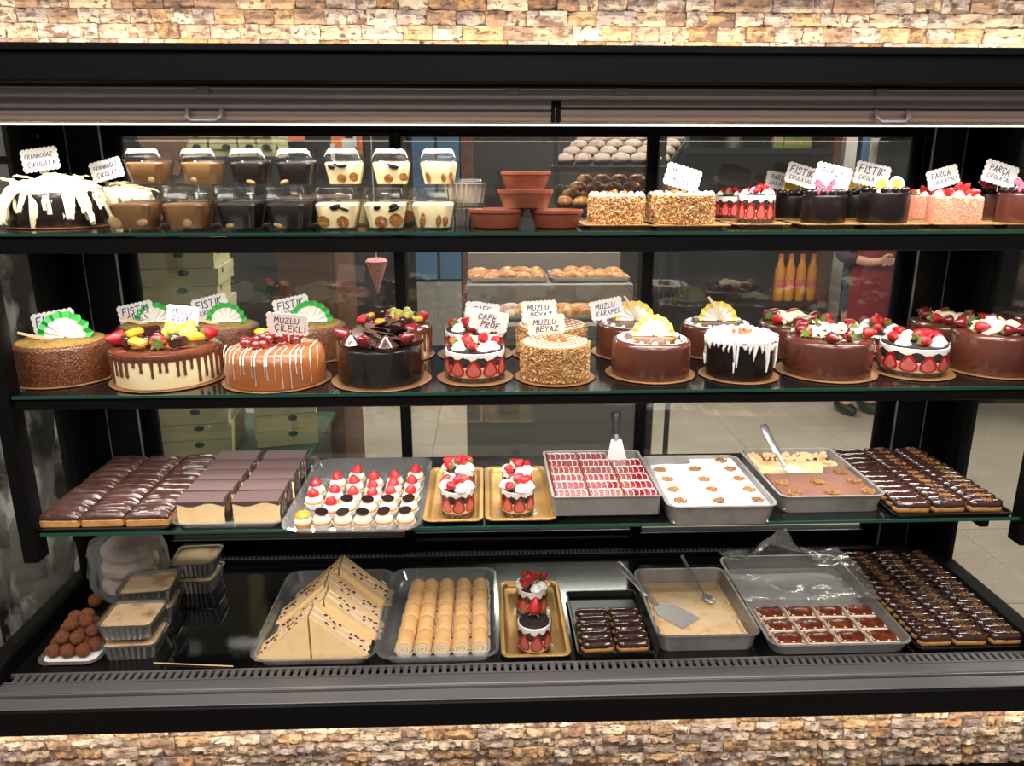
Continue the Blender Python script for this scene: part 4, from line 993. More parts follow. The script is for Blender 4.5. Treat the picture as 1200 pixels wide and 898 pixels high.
# tart tray
tray('tart_tray', 'clear plastic tray of strawberry and chocolate-disc tartlets', 'tray', -.395, -.135, 1.372, 1.74, Z3, .012, 'tray_clear', .008, .025, .008)
def paper_mesh():
    return MB().lathe([(.012, .0), (.0165, .010), (.0158, .010), (.0115, .0008)], 36, fn=lambda a, z: 1+.05*math.cos(18*a)*(z > .005)).mesh('paper_case', 'paper_white', 30)
def shell_mesh(): return MB().lathe([(.011, .0008), (.0155, .012), (.0150, .0135), (.010, .0135)], 24).mesh('pastry_shell', 'dough', 50)
def cream_mesh(): return MB().lathe([(.0142, .0125), (.0150, .016), (.0125, .0205), (.0105, .0225), (.0078, .0262), (.002, .0285)], 24).mesh('cream', 'cream_tart', 60)
def disc_mesh(): return MB().lathe([(.0088, 0), (.0092, .0008), (.0088, .0016)], 20).mesh('chocolate_disc', 'choc_dark', 30)
pm, sm, cm, dm = paper_mesh(), shell_mesh(), cream_mesh(), disc_mesh()
def tart(px_, py_, kind, label):
    p = onz(px_, py_, Z3+.026); s = 1.2
    t = thing('tartlet', label, 'tartlet', (p.x, p.y, Z3+.0022), rnd.uniform(-.4, .4), 'tartlets on the tart tray')
    if kind != 'o': ob('paper_case', pm, t, sc=s)
    ob('pastry_shell', sm, t, sc=s); ob('cream', cm, t, sc=s)
    if kind == 's': ob('strawberry', berry_mesh(), t, (0, 0, .0235), (rnd.uniform(-.2, .2), rnd.uniform(-.2, .2), 0), (.0128, .0128, .0112))
    elif kind == 'd': ob('chocolate_disc', dm, t, (0, 0, .0288*s), (rnd.uniform(.05, .3), rnd.uniform(-.15, .15), 0), s*1.2)
    else: MB().ell((0, 0, .029), (.0155, .0155, .009), 12, 6).build('orange_topping', 'orange_fruit', t)
SB = [[(371, 571), (368, 582)], [(396, 563), (392, 578), (388, 592)], [(418, 555), (416, 567), (414, 580)], [(439, 562), (437, 572), (436, 581)], [(463, 561), (461, 570), (458, 579)], [(487, 554), (483, 567), (481, 578)]]
for c, col in enumerate(SB):
    for r, (x, y) in enumerate(reversed(col)): tart(x, y, 's', 'strawberry tartlet, %s from the front in the %s strawberry column from the left' % (ORD[r], ORD[c]))
DC = [[(377, 604)], [(409, 585), (405, 596), (402, 606)], [(432, 588), (428, 597), (424, 606)], [(455, 588), (454, 596), (450, 605)], [(479, 588), (478, 596), (476, 605)]]
DC = [[(377, 606)], [(407, 590), (402, 606)], [(431, 591), (425, 606)], [(455, 590), (450, 605)], [(479, 590), (475, 604)]]
for c, col in enumerate(DC):
    for r, (x, y) in enumerate(reversed(col)): tart(x, y, 'd', 'cream tartlet with chocolate disc, %s row, %s from the left of its row' % (['front', 'second'][r], ORD[c]))
tart(355, 607, 'o', 'orange-topped tartlet at the front left corner of the tart tray')
# gold trays with small strawberry jars
def gold_tray(X0, X1, Y0, Y1, z, label):
    w, d = X1-X0, Y1-Y0; n = 5
    t = thing('gold_tray', label, 'tray', ((X0+X1)/2, (Y0+Y1)/2, z), 0, 'gold cardboard trays')
    mb = MB(); mb.loft([ring(w-.03, d-.03, .012, .0, n), ring(w, d, .017, .0085, n), ring(w, d, .017, .0102, n), ring(w-.003, d-.003, .016, .011, n), ring(w-.016, d-.016, .013, .0108, n), ring(w-.022, d-.022, .011, .008, n), ring(w-.026, d-.026, .011, .003, n), ring(w-.032, d-.032, .01, .0012, n)])
    mb.build('tray_body', 'gold', t)
    mb = MB(); P = rrect(w-.001, d-.001, .017, 8); L = len(P)
    for i in range(L):
        a, b = Vector(P[i]), Vector(P[(i+1) % L]); k = max(1, int((b-a).length/.004))
        for j in range(k): q = a+(b-a)*(j/k); mb.ell((q.x, q.y, .0105), (.0014, .0014, .001), 5, 3)
    mb.build('beaded_rim', 'gold', t)
    return t
def jar(px_, py_, wpx, top, z, label, Yc=None, one=False):
    p = onz(px_, py_, z+.0015); X, Y = p.x, p.y; r = wpx/FPX*depth(p)/2
    Y += r
    if Yc: Y = Yc; X = ony(px_, py_-10, Yc).x
    h = top; t = thing('strawberry_jar_dessert', label, 'dessert', (X, Y, z), 0, 'strawberry desserts in clear cups on gold trays')
    mb = MB(); mb.lathe([(r+.006, 0), (r+.0065, .0008), (r, .0014)], 30); mb.build('cup_foot', 'pet', t)
    berry_layers(t, r, h, .0015, 8)
    if one: strawberry(t, (0, 0, h+r*.35), r*.42, .2, 1.0, True); heap(t, 16, r*.75, h*.95, .004, 'cookie', 'cookie_crumbs', 4)
    else: berry_top(t, r, h*.97, 7, r*.34, int(px_))
gold_tray(-.127, -.006, 1.402, 1.688, Z3, 'gold cardboard tray left of its twin on the third shelf')
gold_tray(-.002, .142, 1.402, 1.688, Z3, 'gold cardboard tray beside the cherry cake pan on the third shelf')
jar(536, 609, 41, .062, Z3+.0014, 'strawberry dessert in clear cup, front of the left gold tray')
jar(538, 575, 38, .062, Z3+.0014, 'strawberry dessert in clear cup, back of the left gold tray', 1.56)
jar(607, 608, 41, .060, Z3+.0014, 'strawberry dessert in clear cup, front of the right gold tray')
jar(606, 575, 36, .055, Z3+.0014, 'strawberry dessert in clear cup, back of the right gold tray', 1.56)
# cherry pan
tray('metal_pan', 'empty metal pan under the cherry cake pan', 'pan', .150, .352, 1.43, 1.66, Z3, .010, 'pan_metal', .003, .018, .004)
tray('cherry_pan', 'metal baking pan holding the red cherry cake squares', 'pan', .135, .352, 1.412, 1.668, Z3+.0125, .040, 'pan_metal', .003, .008, .0008)
zc = Z3+.0125+.002
for c in range(3):
    for r in range(6):
        if r == 5 and c == 2: continue
        w, d = .0680, .0402; X = .1385+.0705*(c+.5); Y = 1.4165+.0412*(r+.5)
        t = thing('cherry_square', 'red cherry cake square, %s row from front, %s column of the pan' % (ORD[r], ['left', 'middle', 'right'][c]), 'cake square', (X, Y, zc), 0, 'cherry cake squares')
        ob('sponge', cached('cs_s', lambda: MB().box((0, 0, .016), (w, d, .032)).mesh('sponge', 'sponge')), t)
        ob('cherry_glaze', cached('cs_g', lambda: MB().box((0, 0, .0345), (w, d, .005), b=.0015).mesh('cherry_glaze', 'cherry_glaze')), t)
        def zz(k):
            q = random.Random(k); mb = MB()
            for j in range(6):
                xx = -w*.42+w*.84*j/5; mb.tube([(xx+.003*math.sin(math.pi*i/5)+q.uniform(-.0008, .0008), -d*.44+d*.88*i/5, .0374) for i in range(6)], .0005, 4)
            for j in range(1): mb.tube([(-w*.47+w*.94*i/9, d*(.4+.3*j)+.002*math.sin(i*1.9+k+j), .0376) for i in range(10)], .0007, 4)
            return mb.mesh('icing_zigzag', 'cream_white', 60)
        ob('icing_zigzag', cached('cs_z%d' % ((c+r) % 3), lambda: zz((c+r) % 3)), t)
def spatula(name, label, loc, rot, bl, bw, hl, holes, mh='plastic_black', bend=.5, fan=False):
    """blade along +x from origin, handle along -x rising"""
    t = tag(ob(name, None, None, loc, rot), label, 'spatula')
    pts = [(0, -bw*.22), (bl*.25, -bw*.42), (bl*.3, -bw*.5), (bl, -bw*.5), (bl, bw*.5), (bl*.3, bw*.5), (bl*.25, bw*.42), (0, bw*.22)]
    if fan: pts = [(0, -bw*.26), (bl, -bw*.5), (bl, bw*.5), (0, bw*.26)]
    MB().prism(pts, 0, .0015).build('blade', 'steel', t, smooth=None)
    c, s = math.cos(bend), math.sin(bend)
    nk = .4 if fan else 1
    MB().tube([(.004, 0, .001), (-.012*c*nk, 0, .012*s*nk+.001), (-.03*c*nk, 0, .03*s*nk+.001)], [.004, .005, .005], 8).build('neck', 'steel', t)
    mb = MB(); M = Matrix.Translation((-.028*c*nk, 0, .028*s*nk+.001)) @ Euler((0, bend, 0)).to_matrix().to_4x4()
    rings = []
    for u, w in ((0, .7), (.1, 1), (.35, .8), (.7, 1.0), (.92, 1.05), (1, .7)):
        rings.append([(-hl*u, .011*w*math.cos(TAU*k/10), .0055*w*math.sin(TAU*k/10)) for k in range(10)])
    mb.loft(rings, M=M); h = mb.build('handle', mh, t)
    if holes:
        mb = MB()
        for u in (.3, .55, .8):
            for v in (-1, 1): mb.ell((-hl*u, v*.004, .0052), (hl*.05, .0014, .0012), 6, 4, M)
        mb.build('grip_slot', 'slot', h)
    return t
p = ony(727, 540, 1.60)
spatula('cake_spatula', 'black-handled metal spatula standing in the cherry cake pan', (p.x-.004, 1.640, Z3+.092), (0, math.radians(70), math.radians(-90)), .045, .046, .052, True, bend=.12, fan=True)
# white coconut pan
tray('coconut_pan', 'metal pan filled with white coconut-topped pudding', 'pan', .362, .578, 1.38, 1.655, Z3, .042, 'pan_metal', .004, .02, .008)
t = thing('coconut_pudding', 'white coconut-topped pudding with brown nut spots in a metal pan', 'pudding', (.470, 1.5, Z3+.002))
mb = MB(); pts = [(-.098, -.108), (.098, -.108), (.098, .145), (.0, .145), (-.004, .118), (-.03, .112), (-.06, .116), (-.098, .11)]
mb.loft([[(x*.97, y, 0) for x, y in pts], [(x, y, .034) for x, y in pts], [(x*.985, y*.985, .0385) for x, y in pts]]); mb.build('coconut_layer', 'coconut', t)
for i, (x, y) in enumerate([(773, 551), (814, 550), (845, 540), (782, 562), (825, 562), (856, 550), (789, 574), (834, 574), (866, 561), (797, 587), (843, 587), (878, 574), (888, 586)]):
    q = onz(x, y, Z3+.041); 
    if i == 11: pass
    heap(t, 70, .0125, .0388, .003, 'nut_dust', 'nut_spot', i, .3).location = (q.x-.470, q.y-1.5, 0)
# brown pan
tray('caramel_pan', 'metal pan of brown caramel pudding, half emptied', 'pan', .606, .822, 1.43, 1.705, Z3, .038, 'pan_metal', .004, .018, .007)
t = thing('caramel_pudding_slab', 'brown caramel-skinned pudding with nut spots, half served', 'pudding', (.714, 1.567, Z3+.002))
MB().box((0, 0, .006), (.196, .255, .012), b=.003).build('custard_remains', 'custard', t)
pts = [(-.100, -.128), (.100, -.128), (.100, .035), (.05, .03), (.045, -.005), (-.02, -.002), (-.06, -.008), (-.100, -.004)]
MB().loft([[(x*.985, y, .012) for x, y in pts], [(x, y, .030) for x, y in pts], [(x*.98, y*.98, .0335) for x, y in pts]]).build('pudding_slab', 'caramel_skin', t)
mb = MB(); q = random.Random(6)
for k in range(170): 
    u = q.uniform(-1, 1); e = q.choice((0, 1, 1)); mb.ell((.094*u, .122, .02+q.uniform(-.006, .012)) if e else (.089*q.choice((-1, 1)), .04+.085*q.random(), .02+q.uniform(-.006, .01)), (.005, .003, .0045), 6, 4)
mb.build('crust_crumbs', 'custard', t)['kind'] = 'stuff'
for i, (x, y) in enumerate([(917, 566), (958, 565), (930, 578), (975, 577), (985, 553), (1000, 563), (1017, 576)]):
    w = onz(x, y, Z3+.036); heap(t, 70, .014, .0338, .003, 'nut_dust', 'nut_spot', 40+i, .3).location = (w.x-.714, w.y-1.567, 0)
p = onz(925, 551, Z3+.03)
spatula('serving_spatula', 'steel spatula lying in the half-emptied caramel pan', (p.x-.010, p.y+.012, Z3+.036), (0, .10, math.radians(-62)), .045, .036, .075, False, 'steel', .75)
# right eclair tray
tray('black_tray', 'flat black tray of nut-sprinkled eclairs at the right end of the third shelf', 'tray', .832, 1.078, 1.405, 1.755, Z3, .006, 'tray_black', .002, .01, .002)
eclairs(.836, .916, 1.412, 1.735, Z3+.0022, 1, 11, 'shiny', 'plain eclairs on the right third-shelf tray', 'right third-shelf tray', colnames=['plain'])
eclairs(.916, 1.068, 1.412, 1.735, Z3+.0022, 2, 13, 'nut', 'nut eclairs on the right third-shelf tray', 'right third-shelf tray', colnames=['middle nut', 'right nut'])

# ------------------------------------------------------------------ deck
# truffles
tray('truffle_tray', 'small pale tray holding the heap of brown truffles', 'tray', -.905, -.79, 1.368, 1.50, ZD, .012, 'tray_clear', .006, .02, .010)
MB().loft([ring(.095, .112, .014, .0, 4), ring(.108, .122, .018, .009, 4), ring(.104, .118, .016, .0085, 4)]).build('tray_liner', 'paper_white', bpy.data.objects['truffle_tray'], (0, 0, .0028))
tr = []
for k in range(6):
    def f(k=k):
        mb = MB(); mb.ell((0, 0, 0), (1, 1, .95), 18, 12)
        mb.v = [tuple(Vector(v)*(1+.08*noise.noise(Vector(v)*1.6+Vector((k*7, 0, 0)))+.05*noise.noise(Vector(v)*6+Vector((k*7, 0, 0))))) for v in mb.v]; return mb.mesh('truffle', 'truffle', 180)
    tr.append(f())
TR = [(-.883, 1.392, 0), (-.853, 1.389, 0), (-.823, 1.391, 0), (-.808, 1.413, 0), (-.886, 1.420, 0), (-.857, 1.418, 0), (-.83, 1.42, 0), (-.884, 1.45, 0), (-.813, 1.442, 0), (-.85, 1.45, 0),
      (-.868, 1.405, 1), (-.838, 1.404, 1), (-.818, 1.428, 1), (-.873, 1.434, 1), (-.845, 1.432, 1), (-.86, 1.46, 1), (-.83, 1.456, 1), (-.855, 1.42, 2), (-.83, 1.432, 2), (-.858, 1.445, 2), (-.838, 1.452, 2)]
lay = ['bottom', 'middle', 'top']; cnt = [0, 0, 0]
for i, (x, y, l) in enumerate(TR):
    o = ob('truffle', tr[i % 6], None, (x, y, ZD+.0255+.0215*l), (i, i*2, i*3), .0146)
    tag(o, 'rough brown truffle, %s in the %s layer of the heap' % (ORD[cnt[l]], lay[l]), 'truffle', 'truffles in the heap'); cnt[l] += 1
o = ob('truffle', tr[2], None, (-.90, 1.60, ZD+.0145), (1, 2, 3), .0155); tag(o, 'single brown truffle lying behind the heap, under the plastic bag', 'truffle')
# foil containers, bag of rounds
g = 'lidded foil containers on the deck'
foil_box(-.735, 1.435, ZD, .118, .105, .034, .06, 'bottom foil container beside the truffles', g)
foil_box(-.737, 1.438, ZD+.0448, .118, .105, .034, .02, 'foil container stacked on another beside the truffles', g)
foil_box(-.755, 1.567, ZD, .118, .105, .034, .08, 'bottom foil container in the second stack, behind the front stack', g)
foil_box(-.755, 1.567, ZD+.0448, .118, .105, .034, .10, 'upper foil container of the second stack under the plastic bag', g)
foil_box(-.695, 1.685, ZD, .105, .10, .034, .0, 'foil container at the back near the rear grille, lower', g)
foil_box(-.693, 1.685, ZD+.0448, .105, .10, .034, .06, 'foil container at the back near the rear grille, upper', g)
bag = thing('plastic_bag', 'knotted clear plastic bag of round buns behind the foil containers', 'plastic bag', (-.845, 1.665, ZD))
for k in range(3):
    o = MB().lathe([(.05, 0), (.062, .012), (.062, .024), (.048, .036), (.001, .04)], 24).build('round_bun', 'bun_dusted', bag, (.004*k, 0, .012+.043*k))
mb = MB(); mb.lathe([(.05, .0), (.074, .012), (.086, .05), (.083, .10), (.07, .138), (.035, .158), (.012, .168), (.02, .185), (.03, .195)], 40, cap1=False)
mb.v = [tuple(Vector((v[0], v[1], v[2]))+Vector((v[0], v[1], 0))*(.12*noise.noise(Vector(v)*38)+.07*math.sin(math.atan2(v[1], v[0])*13+v[2]*20))) for v in mb.v]
mb.build('bag_film', 'bag', bag, smooth=25)
st = MB(); a, b = onz(180, 777, ZD+.002), onz(273, 781, ZD+.002); st.tube([(a.x, a.y, ZD+.0016), (b.x, b.y, ZD+.0016)], .0013, 6)
o = MB(); st.v = [(x-a.x, y-a.y, z-ZD) for x, y, z in st.v]; tag(st.build('wooden_skewer', 'wood_pick', None, (a.x, a.y, ZD)), 'thin wooden skewer lying on the black deck', 'skewer')
# sandwich tray
tray('sandwich_tray', 'clear plastic tray of triangular cake wedges on the deck', 'tray', -.476, -.232, 1.352, 1.70, ZD, .020, 'tray_clear', .006, .025, .010)
def wedge_mesh(s, w, h, th):
    mb = MB(); n = 5; y = -th/2
    for k in range(n):
        d = th*(.26, .17, .13, .17, .27)[k]; mb.mi = 0 if k % 2 == 0 else 1
        e = 0 if k % 2 == 0 else .0015
        pts = [(0, e), (w-e*2, e), (w*.5, h*.47-e), (0, h-e*2)]; pts = [(s*x, z) for x, z in pts]
        mb.prism(pts if s > 0 else pts[::-1], y, y+d, 'y'); y += d
    return mb.mesh('wedge_layers', ['sponge_pale', 'fruit_cream'], None)
def fruit_mesh(s, w, h, th):
    q = random.Random(2); mb = MB()
    for k in range(18):
        u = q.uniform(.05, .95); yy = q.choice((-.16, .15))*th+q.uniform(-.004, .004)
        mb.ell((s*w*u, yy, h*(1-u)*(1-.06*math.sin(math.pi*u))-.001), (.004, .002, .003), 6, 4)
    return mb.mesh('fruit_bits', 'strawberry_dark', None)
WM = {s: (wedge_mesh(s, .112, .098, .062), fruit_mesh(s, .112, .098, .062)) for s in (-1, 1)}
liner = MB().lathe([(.034, 0), (.044, .006), (.043, .006), (.033, .0008)], 30, fn=lambda a, z: 1+.04*math.cos(15*a)).mesh('paper_case', 'paper_white', 30)
for s in (-1, 1):
    for r in range(4):
        t = thing('cake_wedge', 'triangular layered cake wedge, %s from the front on the %s side' % (ORD[r], 'left' if s < 0 else 'right'), 'cake wedge', (-.358+s*.002+(.014 if r % 2 else 0)+.004*r, 1.397+.0645*r, ZD+.0085), 0, 'cake wedges on the deck')
        ob('layers', WM[s][0], t); ob('fruit_bits', WM[s][1], t); ob('paper_case', liner, t, (s*.052, 0, -.0062), (0, 0, 0), (1.0, .62, 1))
# roll tray
tray('roll_tray', 'clear plastic tray of small sponge rolls on the deck', 'tray', -.222, .018, 1.352, 1.70, ZD, .020, 'tray_clear', .006, .025, .010)
def roll_mesh():
    mb = MB(); R = .0175; L = .050; n = 20; rings = []
    for y, r in ((-.5, .80), (-.5, .93), (-.47, .98), (-.3, 1), (.3, 1), (.47, .98), (.5, .93), (.5, .80)): rings.append([(R*r*math.cos(TAU*i/n), y*L, R*r*math.sin(TAU*i/n)) for i in range(n)])
    mb.loft(rings, False, False); mb.mi = 1
    mb.loft([[(R*.82*math.cos(TAU*i/n), y, R*.82*math.sin(TAU*i/n)) for i in range(n)] for y in (-.49*L, .49*L)]); mb.mi = 2
    pts = []
    for i in range(30): a = i*.42; r = R*(.10+.66*i/30); pts.append((r*math.cos(a), -.4925*L, r*math.sin(a)))
    mb.tube(pts, .0011, 4); return mb.mesh('sponge_roll', ['roll_skin', 'cream_tart', 'sponge'], 40)
RM = roll_mesh(); pl = MB().loft([ring(.030, .046, .008, 0), ring(.042, .052, .010, .012), ring(.0405, .0505, .010, .012), ring(.028, .044, .008, .001)]).mesh('paper_case', 'paper_white', 30)
for c in range(5):
    for r in range(5):
        X = -.170+.0385*c+(.002*r if c == 0 else 0); Y = 1.397+.0515*r
        t = thing('cake_roll', 'small sponge roll, %s from the front in the %s column from the left' % (ORD[r], ORD[c]), 'cake roll', (X, Y, ZD+.0025), rnd.uniform(-.06, .06), 'small sponge rolls')
        ob('paper_case', pl, t); ob('roll', RM, t, (0, 0, .0195), (0, rnd.uniform(-.5, .5), 0), (1, .96, 1))
# gold tray on the deck
gold_tray(.028, .172, 1.358, 1.655, ZD, 'gold cardboard tray with two desserts on the deck')
jar(627, 772, 42, .072, ZD+.0014, 'strawberry dessert with a single berry, front of the deck gold tray', None, True)
jar(623, 735, 38, .072, ZD+.0014, 'strawberry dessert crowned with cream, back of the deck gold tray', 1.535)
# small eclair tray
tray('black_tray', 'black tray with ten eclairs on the deck beside the gold tray', 'tray', .186, .346, 1.36, 1.60, ZD, .012, 'tray_black', .002, .008, .004)
eclairs(.192, .340, 1.368, 1.508, ZD+.0022, 2, 5, 'shiny', 'eclairs on the small deck tray', 'small black deck tray')
# custard pan
tray('custard_pan', 'nearly empty metal custard pan with spatula and spoon on the deck', 'pan', .354, .566, 1.372, 1.645, ZD, .040, 'pan_metal', .004, .02, .008)
t = thing('custard_remains', 'thin layer of pale custard left in the deck pan', 'pudding', (.460, 1.508, ZD+.002))
MB().loft([ring(.192, .253, .015, 0), ring(.1955, .2565, .017, .007), ring(.19, .25, .015, .0085)]).build('custard_layer', 'custard', t)
mb = MB(); q = random.Random(16)
for k in range(60): mb.ell((.084*q.uniform(-1, 1), -.115+.008*q.random(), .010+.014*q.random()), (.009, .005, .006), 6, 4)
for k in range(20): mb.ell((.090*q.choice((-1, 1)), .11*q.uniform(-1, 1), .010+.004*q.random()), (.003, .010, .005), 6, 4)
mb.build('crust_crumbs', 'custard', t)['kind'] = 'stuff'
p = onz(772, 705, ZD+.02)
spatula('pan_spatula', 'large steel spatula lying across the deck custard pan', (p.x-.006, p.y-.002, ZD+.0125), (0, .0, math.radians(-52)), .098, .062, .105, False, 'steel', .42)
sp = tag(ob('spoon', None, None, (onz(830, 703, ZD+.015).x, onz(830, 703, ZD+.015).y, ZD+.012), (0, 0, math.radians(-74))), 'steel spoon leaning in the deck custard pan', 'spoon')
mb = MB(); mb.lathe([(.001, -.007), (.55, -.0055), (.85, -.002), (1, .0005), (.97, .0012), (.8, -.0005), (.5, -.0038), (.001, -.0055)], 24)
mb.v = [(x*.021, y*.0135, z+.006) for x, y, z in mb.v]; mb.build('bowl', 'steel', sp)
MB().tube([(-.019, 0, .007), (-.035, 0, .013), (-.08, 0, .032), (-.125, 0, .050)], [.0025, .0022, .003, .0042], 8).build('handle', 'steel', sp)
# squares tray under film
tray('bagged_tray', 'metal tray with brown baked squares, half covered by a plastic bag', 'tray', .585, .880, 1.352, 1.725, ZD, .026, 'pan_metal', .004, .025, .008)
LAY = [(4, 1.385), (4, 1.435), (4, 1.485)]
for r in range(3):
    for c in range(4):
        w, d = .060, .042
        t = thing('baked_square', 'brown baked milk square, %s from the left in the %s row' % (ORD[c], ['front', 'middle', 'back'][r]), 'pastry', (.632+.067*c-.002*r, 1.387+.049*r, ZD+.0026), rnd.uniform(-.06, .06), 'brown baked squares')
        ob('base', cached('sq_b', lambda: MB().box((0, 0, .010), (w, d, .020), b=.004).mesh('base', 'milk_base')), t)
        def tp():
            mb = MB(); rings = []
            for i in range(8):
                u = -1+2*i/7; rings.append([(u*w*.47, v*d*.46, .019+.005*(1-abs(v)**3)*(1-abs(u)**5)+.0012*math.sin(u*7+v*3)) for v in (-1, -.6, -.2, .2, .6, 1)]+[(u*w*.47, d*.45, .0175), (u*w*.47, -d*.45, .0175)])
            return mb.loft(rings).mesh('browned_skin', 'burnt_square', 60)
        ob('browned_skin', cached('sq_t', tp), t)
bg = thing('film_bag', 'crumpled clear plastic bag pulled over the tray of baked squares', 'plastic bag', (.732, 1.54, ZD+.0285))
n = 34; vs = []; fs = []
for j in range(n+1):
    for i in range(n+1):
        x = -.155+.31*i/n; y = -.04+.227*j/n
        z = .006+.010*(noise.noise(Vector((x*22, y*22, 1)))+.6)+.004*noise.noise(Vector((x*60, y*60, 4)))
        dx, dy = x+.02, y-.125
        z += .07*math.exp(-(dx*dx+dy*dy)/.0022)*(1+.35*noise.noise(Vector((x*45, y*45, 9)))); z += .018*math.exp(-((y-.1)**2)/.004)
        vs.append((x, y, max(z, .0035)))
for j in range(n):
    for i in range(n): a = j*(n+1)+i; fs.append((a, a+1, a+n+2, a+n+1))
MB().add(vs, fs).build('film', 'bag', bg, smooth=25)
MB().tube([(-.025, .118, .072), (-.03, .112, .088), (-.022, .106, .10), (-.012, .104, .106)], [.010, .006, .009, .012], 8).build('twisted_neck', 'bag', bg)
# large eclair tray
tray('black_tray', 'large flat black tray of eclairs at the right end of the deck', 'tray', .898, 1.135, 1.36, 1.75, ZD, .006, 'tray_black', .002, .01, .002)
eclairs(.901, 1.132, 1.366, 1.742, ZD+.0022, 3, 15, 'nut', 'nut eclairs on the deck', 'large deck tray')
# ------------------------------------------------------------------ the shop behind the glass
def P2(name, m, *boxes, parent=None, b=0): return part(name, m, *boxes, parent=parent, b=b)
# left: low cabinet with the stack of cake cartons
cab = thing('low_cabinet', 'dark low cabinet behind the left glass door, under the carton stack', 'cabinet', (-1.02, 2.55, 0))
P2('body', 'cabinet_dark', (-.62, .42, -.22, .3, 0, .62), parent=cab, b=.004)
P2('top', 'carton_mark', (-.64, .44, -.24, .32, .62, .64), parent=cab, b=.003)
P2('door', 'black_gloss', (-.60, -.11, -.232, -.221, .05, .6), parent=cab, b=.002)
P2('door', 'black_gloss', (-.09, .40, -.232, -.221, .05, .6), parent=cab, b=.002)
def carton(X, Y, z, w, d, h, rz, label, group):
    t = thing('cake_carton', label, 'carton', (X, Y, z), rz, group)
    P2('carton_body', 'carton', (-w/2, w/2, -d/2, d/2, 0, h*.72), parent=t)
    P2('carton_lid', 'carton', (-w/2-.002, w/2+.002, -d/2-.002, d/2+.002, h*.55, h-.001), parent=t)
    mb = MB(); mb.lathe([(.016, 0), (.016, .0006)], 14); mb.v = [(x, -d/2-.0024-z_, y*.6+h*.75) for x, y, z_ in mb.v]; mb.build('printed_oval', 'carton_mark', t, (w*.1, 0, 0))
    mb = MB(); mb.lathe([(.016, 0), (.016, .0006)], 14); mb.v = [(w/2+.0024+z_, x*.7, y*.6+h*.75) for x, y, z_ in mb.v]; mb.build('printed_oval', 'carton_mark', t, (0, -d*.25, 0))
xa = ony(222, 340, 2.5).x
for k in range(13):
    carton(xa-.02+rnd.uniform(-.008, .008), 2.52+rnd.uniform(-.006, .006), .6405+.056*k, .25, .26, .055, rnd.uniform(-.04, .04)+.12, 'pale yellow cake carton, %s from the bottom of the tall stack' % ORD[k], 'cartons in the tall stack')
for k in range(4):
    carton(xa+.25, 2.60, .6405+.056*k, .2, .22, .055, .25+rnd.uniform(-.04, .04), 'pale yellow cake carton, %s from the bottom of the short stack' % ORD[k], 'cartons in the short stack')
# upper wall shelf with flat cartons, paper bags, pinned notes
ws = thing('wall_shelf', 'black wall shelf high on the left behind the glass, carrying flat cartons', 'shelf', (-1.35, 3.35, 1.597))
P2('board', 'cabinet_dark', (-.55, .6, -.2, .2, -.03, 0), parent=ws, b=.003)
for x in (-.4, .4): P2('bracket', 'cabinet_dark', (x-.012, x+.012, -.15, .2, -.14, -.03), parent=ws)
for i, (x0, x1) in enumerate(((215, 246), (247, 280), (281, 302), (303, 322))):
    a, b = ony(x0, 170, 3.2).x, ony(x1, 170, 3.2).x
    for k in range(2): carton((a+b)/2, 3.3, 1.598+.046*k, b-a-.006, .25, .045, rnd.uniform(-.02, .02), 'flat pale carton on the wall shelf, %s from the left, %s layer' % (ORD[i], ['lower', 'upper'][k]), 'cartons on the wall shelf')
pb = thing('paper_bag_bundle', 'fanned bundle of pinkish paper bags hanging beside the wall shelf cartons', 'paper bags', (ony(197, 190, 3.0).x, 3.0, 1.50))
for k in range(6): MB().prism([(-.012, 0), (.012, 0), (.02, .24), (-.02, .26)], 0, .004, 'y').build('paper_bag', 'kraft_pink', pb, (-.045+.016*k, -.008*k, .03), (0, -.3+.13*k, 0), smooth=None)
MB().tube([(0, 0, .22), (.003, 0, .8), (0, 0, 1.299)], .002, 5).build('hanging_cord', 'note_paper', pb)
nb = thing('notice_board', 'dark pillar board with pinned notes behind the dessert cups', 'notice board', (ony(400, 200, 5.2).x, 5.42, 0))
P2('board', 'cabinet_dark', (-.7, .4, 0, .06, .9, 2.5), parent=nb)
for i, (x, y, w, h, m, r) in enumerate(((396, 165, 16, 20, 'orange_paper', .1), (408, 172, 14, 18, 'note_paper', -.2), (421, 167, 7, 26, 'orange_paper', .05), (390, 178, 5, 18, 'note_paper', 0), (345, 160, 24, 8, 'orange_paper', .0), (416, 165, 4, 14, 'note_paper', .2))):
    c = ony(x, y, 5.41); k = 5.2/FPX
    P2('note', m, (-w*k/2, w*k/2, 0, .003, -h*k/2, h*k/2), parent=nb).location = (c.x-nb.location.x, -.004-.003*i, c.z)
c0, c1 = ony(481, 200, 5.0).x, ony(540, 200, 5.0).x
bc = thing('blue_locker', 'tall blue metal locker with wooden side strip behind the glass', 'locker', ((c0+c1)/2, 5.08, 0)); w = (c1-c0)/2
P2('body', 'cabinet_dark', (-w, w, 0, .4, 0, 2.1), parent=bc); P2('door', 'blue_paint', (-w+.01, -.01, -.02, 0, .85, 2.08), parent=bc, b=.003); P2('door', 'blue_paint', (.01, w-.01, -.02, 0, .85, 2.08), parent=bc, b=.003)
P2('lower_panel', 'counter_grey', (-w+.01, w-.01, -.02, 0, .02, .83), parent=bc, b=.003); P2('side_strip', 'wood_brown', (w, w+.07, -.02, .4, 0, 2.1), parent=bc)
